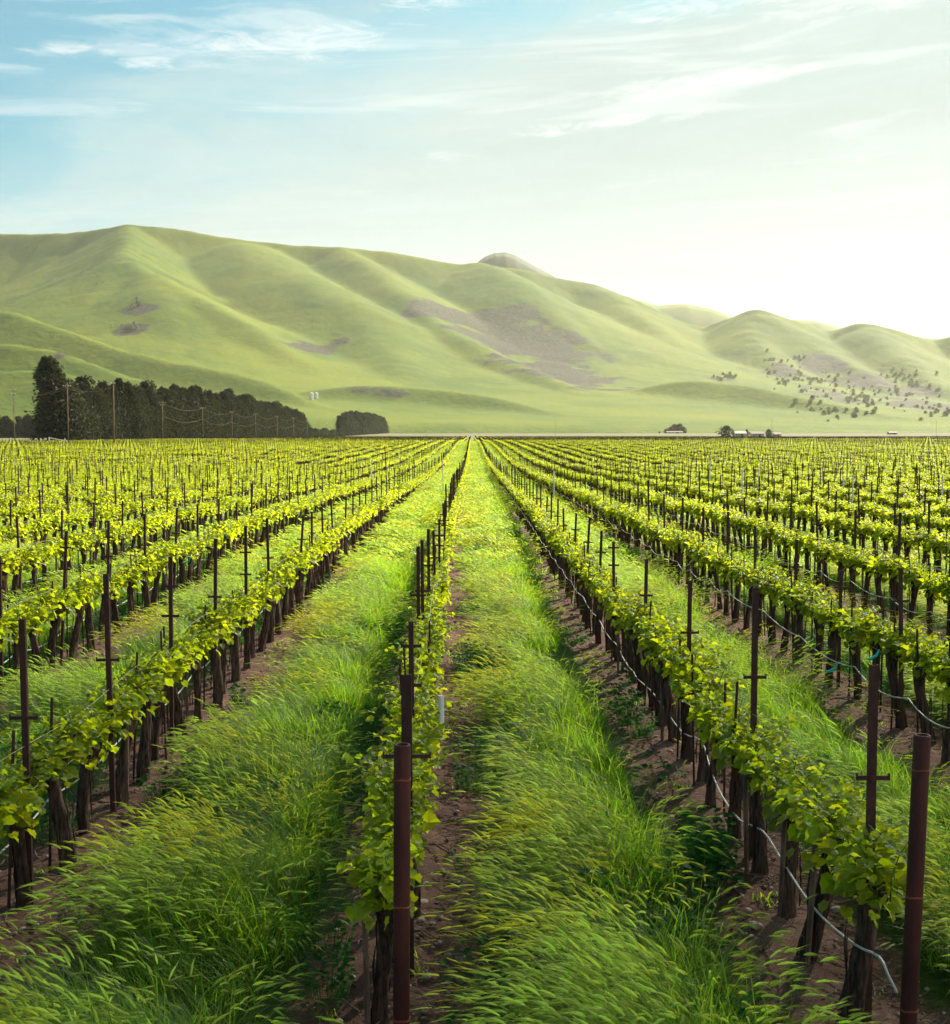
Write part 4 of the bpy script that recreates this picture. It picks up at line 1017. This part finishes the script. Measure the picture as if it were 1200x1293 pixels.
# ------------------------------------------------------------------ far buildings, tanks, gate
M_wall = noisemat('shed_wall', (0.40, 0.36, 0.28), (0.5, 0.46, 0.38), .6, .9); M_roof = noisemat('shed_roof', (0.22, 0.15, 0.12), (0.32, 0.22, 0.17), .5, .8); M_dark = noisemat('opening', (0.02, 0.02, 0.02), (0.04, 0.035, 0.03), 1, .8)
M_tank = noisemat('tank_paint', (0.66, 0.66, 0.6), (0.78, 0.78, 0.72), .3, .5)
def shed(px, pyt, D, wpx, label, roofm=M_roof, wallm=M_wall, dep=9):
    t = at(px, pyt, D); g = Gs(t.x, D); h = max(3.2, t.z - g); W_ = wpx * D / FPX; e = bpy.data.objects.new('farm_shed', None); link(e); e.location = (t.x, D, g)
    mb = MB(); eh = h * .62
    V = [(-W_ / 2, -dep / 2, 0), (W_ / 2, -dep / 2, 0), (W_ / 2, dep / 2, 0), (-W_ / 2, dep / 2, 0), (-W_ / 2, -dep / 2, eh), (W_ / 2, -dep / 2, eh), (W_ / 2, dep / 2, eh), (-W_ / 2, dep / 2, eh), (-W_ / 2, 0, h - .1), (W_ / 2, 0, h - .1)]
    mb.add(V, [(0, 1, 5, 4), (2, 3, 7, 6), (1, 2, 6, 9, 5), (3, 0, 4, 8, 7)]); put('wall', mb.mesh('wall', wallm), e)
    mb = MB(); o = .5
    for s in (-1, 1):
        a = (-W_ / 2 - o, s * (dep / 2 + o), eh - .25); b = (W_ / 2 + o, s * (dep / 2 + o), eh - .25); c_ = (W_ / 2 + o, 0, h); d = (-W_ / 2 - o, 0, h)
        up = (0, 0, .18); V = [a, b, c_, d] + [tuple(q[i] + up[i] for i in range(3)) for q in (a, b, c_, d)]
        mb.add(V, [(0, 1, 2, 3), (4, 7, 6, 5), (0, 4, 5, 1), (1, 5, 6, 2), (3, 2, 6, 7), (0, 3, 7, 4)])
    put('roof', mb.mesh('roof', roofm), e)
    mb = MB(); mb.box((W_ * .15, -dep / 2 - .03, eh * .4), (W_ * .2, .05, eh * .8)); put('door', mb.mesh('door', M_dark), e)
    for q in (-.32, -.12):
        mb = MB(); mb.box((W_ * q, -dep / 2 - .03, eh * .6), (1.2, .05, 1.0)); put('window', mb.mesh('window', M_dark), e)
    tag(e, label, 'shed', 'sheds about the far farm')
shed(934, 544.5, 1200, 15, 'pale low farm shed right of the round dark tree', noisemat('pale_roof', (.42, .38, .30), (.52, .48, .4), .5, .8))
shed(956, 545, 1200, 16, 'brown roofed farm shed between the two small trees')
shed(980, 546, 1215, 11, 'low brown farm shed right of the tall thin pole')
shed(852, 545, 1960, 20, 'pink walled building before the pale hazy grove', M_roof, noisemat('pink_wall', (.5, .3, .25), (.58, .36, .3), .5, .9))
shed(1127, 545, 1600, 10, 'small reddish shed on the plain toward the right edge', M_roof, noisemat('red_wall', (.45, .2, .15), (.5, .26, .2), .5, .9))
for px, lab in ((393.5, 'white cylindrical tank on the hillside, left of the pair'), (399.5, 'white cylindrical tank on the hillside, right of the pair')):
    p = hit_hill(px, 503) or at(px, 503, 2800); rd = 2.4 * p.y / FPX; mb = MB()
    mb.tube([(0, 0, -3), (0, 0, 0), (0, 0, 6.6 * p.y / FPX), (0, 0, 7.4 * p.y / FPX)], [rd, rd, rd, rd * .3], 20)
    tag(put('water_tank', mb.mesh('water_tank', M_tank), None, tuple(p)), lab, 'water tank', 'pair of white hillside tanks')
# white pipe barrier at the far left corner of the field
p = at(62, 553, 302); e = bpy.data.objects.new('pipe_gate', None); link(e); g = Gs(p.x, 302); e.location = (p.x, 302, g)
for i in range(2):
    mb = MB(); mb.tube([(i * 4.2, 0, 0), (i * 4.2, 0, 2.2 - i * .9)], .16, 8); put('upright', mb.mesh('upright', M_white), e)
mb = MB(); mb.tube([(0, 0, 2.0), (2.1, 0, 1.6), (4.2, 0, 1.35)], .09, 8); put('rail', mb.mesh('rail', M_white), e)
tag(e, 'white pipe barrier at the left far corner of the vines', 'gate')
for px, lab in ((13, 'short white marker post, leftmost at the far field edge'), (51, 'short white marker post just left of the pipe barrier'), (82, 'short white marker post just right of the pipe barrier')):
    p = at(px, 553, 302); mb = MB(); mb.tube([(0, 0, 0), (0, 0, 1.85)], .13, 8); mb.tube([(0, 0, 1.85), (0, 0, 1.95)], .16, 8); tag(put('marker_post', mb.mesh('marker_post', M_white), None, (p.x, 302, Gs(p.x, 302))), lab, 'marker post', 'white marker posts at the field edge')

# ------------------------------------------------------------------ cumulus shaped blocker, added out of view to shade the near row ends
def sun_blocker_mesh():
    r = random.Random(3); mb = MB(); n = 20
    import bmesh
    bm = bmesh.new()
    for i in range(46):
        x = r.uniform(-300, 300); y = -260 + r.uniform(-150, 150) * (1 - abs(x) / 500); rd = r.uniform(60, 105) * (1 - abs(x) / 600)
        if i < 14: x = -280 + i * 43; y = -84; rd = 84 + r.uniform(-2.5, 2.5)
        z = r.uniform(-10, 45) if i >= 14 else 0
        bmesh.ops.create_icosphere(bm, subdivisions=4, radius=rd, matrix=Matrix.Translation((x, y, z)) @ Matrix.Diagonal((1, 1, .55, 1)))
    me = bpy.data.meshes.new('sun_blocker'); bm.to_mesh(me); bm.free(); co = np.zeros(len(me.vertices) * 3, np.float32); me.vertices.foreach_get('co', co); co = co.reshape(-1, 3)
    co[:, 2] += 16 * fbm(co[:, 0] / 45, co[:, 1] / 45, 3, 12); co[:, 1] += 5 * fbm(co[:, 0] / 30, co[:, 2] / 30, 2, 13); me.vertices.foreach_set('co', co.ravel())
    m, t, out = new_mat('sun_blocker'); b = t.node('ShaderNodeBsdfDiffuse'); b.inputs[0].default_value = (.9, .9, .9, 1); t.link(b.outputs[0], out.inputs[0]); me.materials.append(m)
    me.polygons.foreach_set('use_smooth', np.ones(len(me.polygons), bool)); return me
CL_T = 1350 / sd.z
cl = put('sun_blocker', sun_blocker_mesh(), None, (sd.x * CL_T, sd.y * CL_T - 3.5, 1350))
tag(cl, 'added cumulus shaped sun blocker out of view, shading the near row ends', 'sun_blocker', None, 'stuff')

# ------------------------------------------------------------------ haze
mb = MB(); mb.box((0, 10500, 640), (26000, 22400, 1290)); m, t, out = new_mat('haze_air')
pv = t.node('ShaderNodeVolumePrincipled'); pv.inputs['Color'].default_value = (0.97, 0.97, 0.80, 1); pv.inputs['Density'].default_value = 0.000025; pv.inputs['Anisotropy'].default_value = 0.36
t.link(pv.outputs[0], out.inputs['Volume'])
hz = put('haze', mb.mesh('haze', m)); tag(hz, 'bright thin haze filling the valley air', 'haze', None, 'stuff')
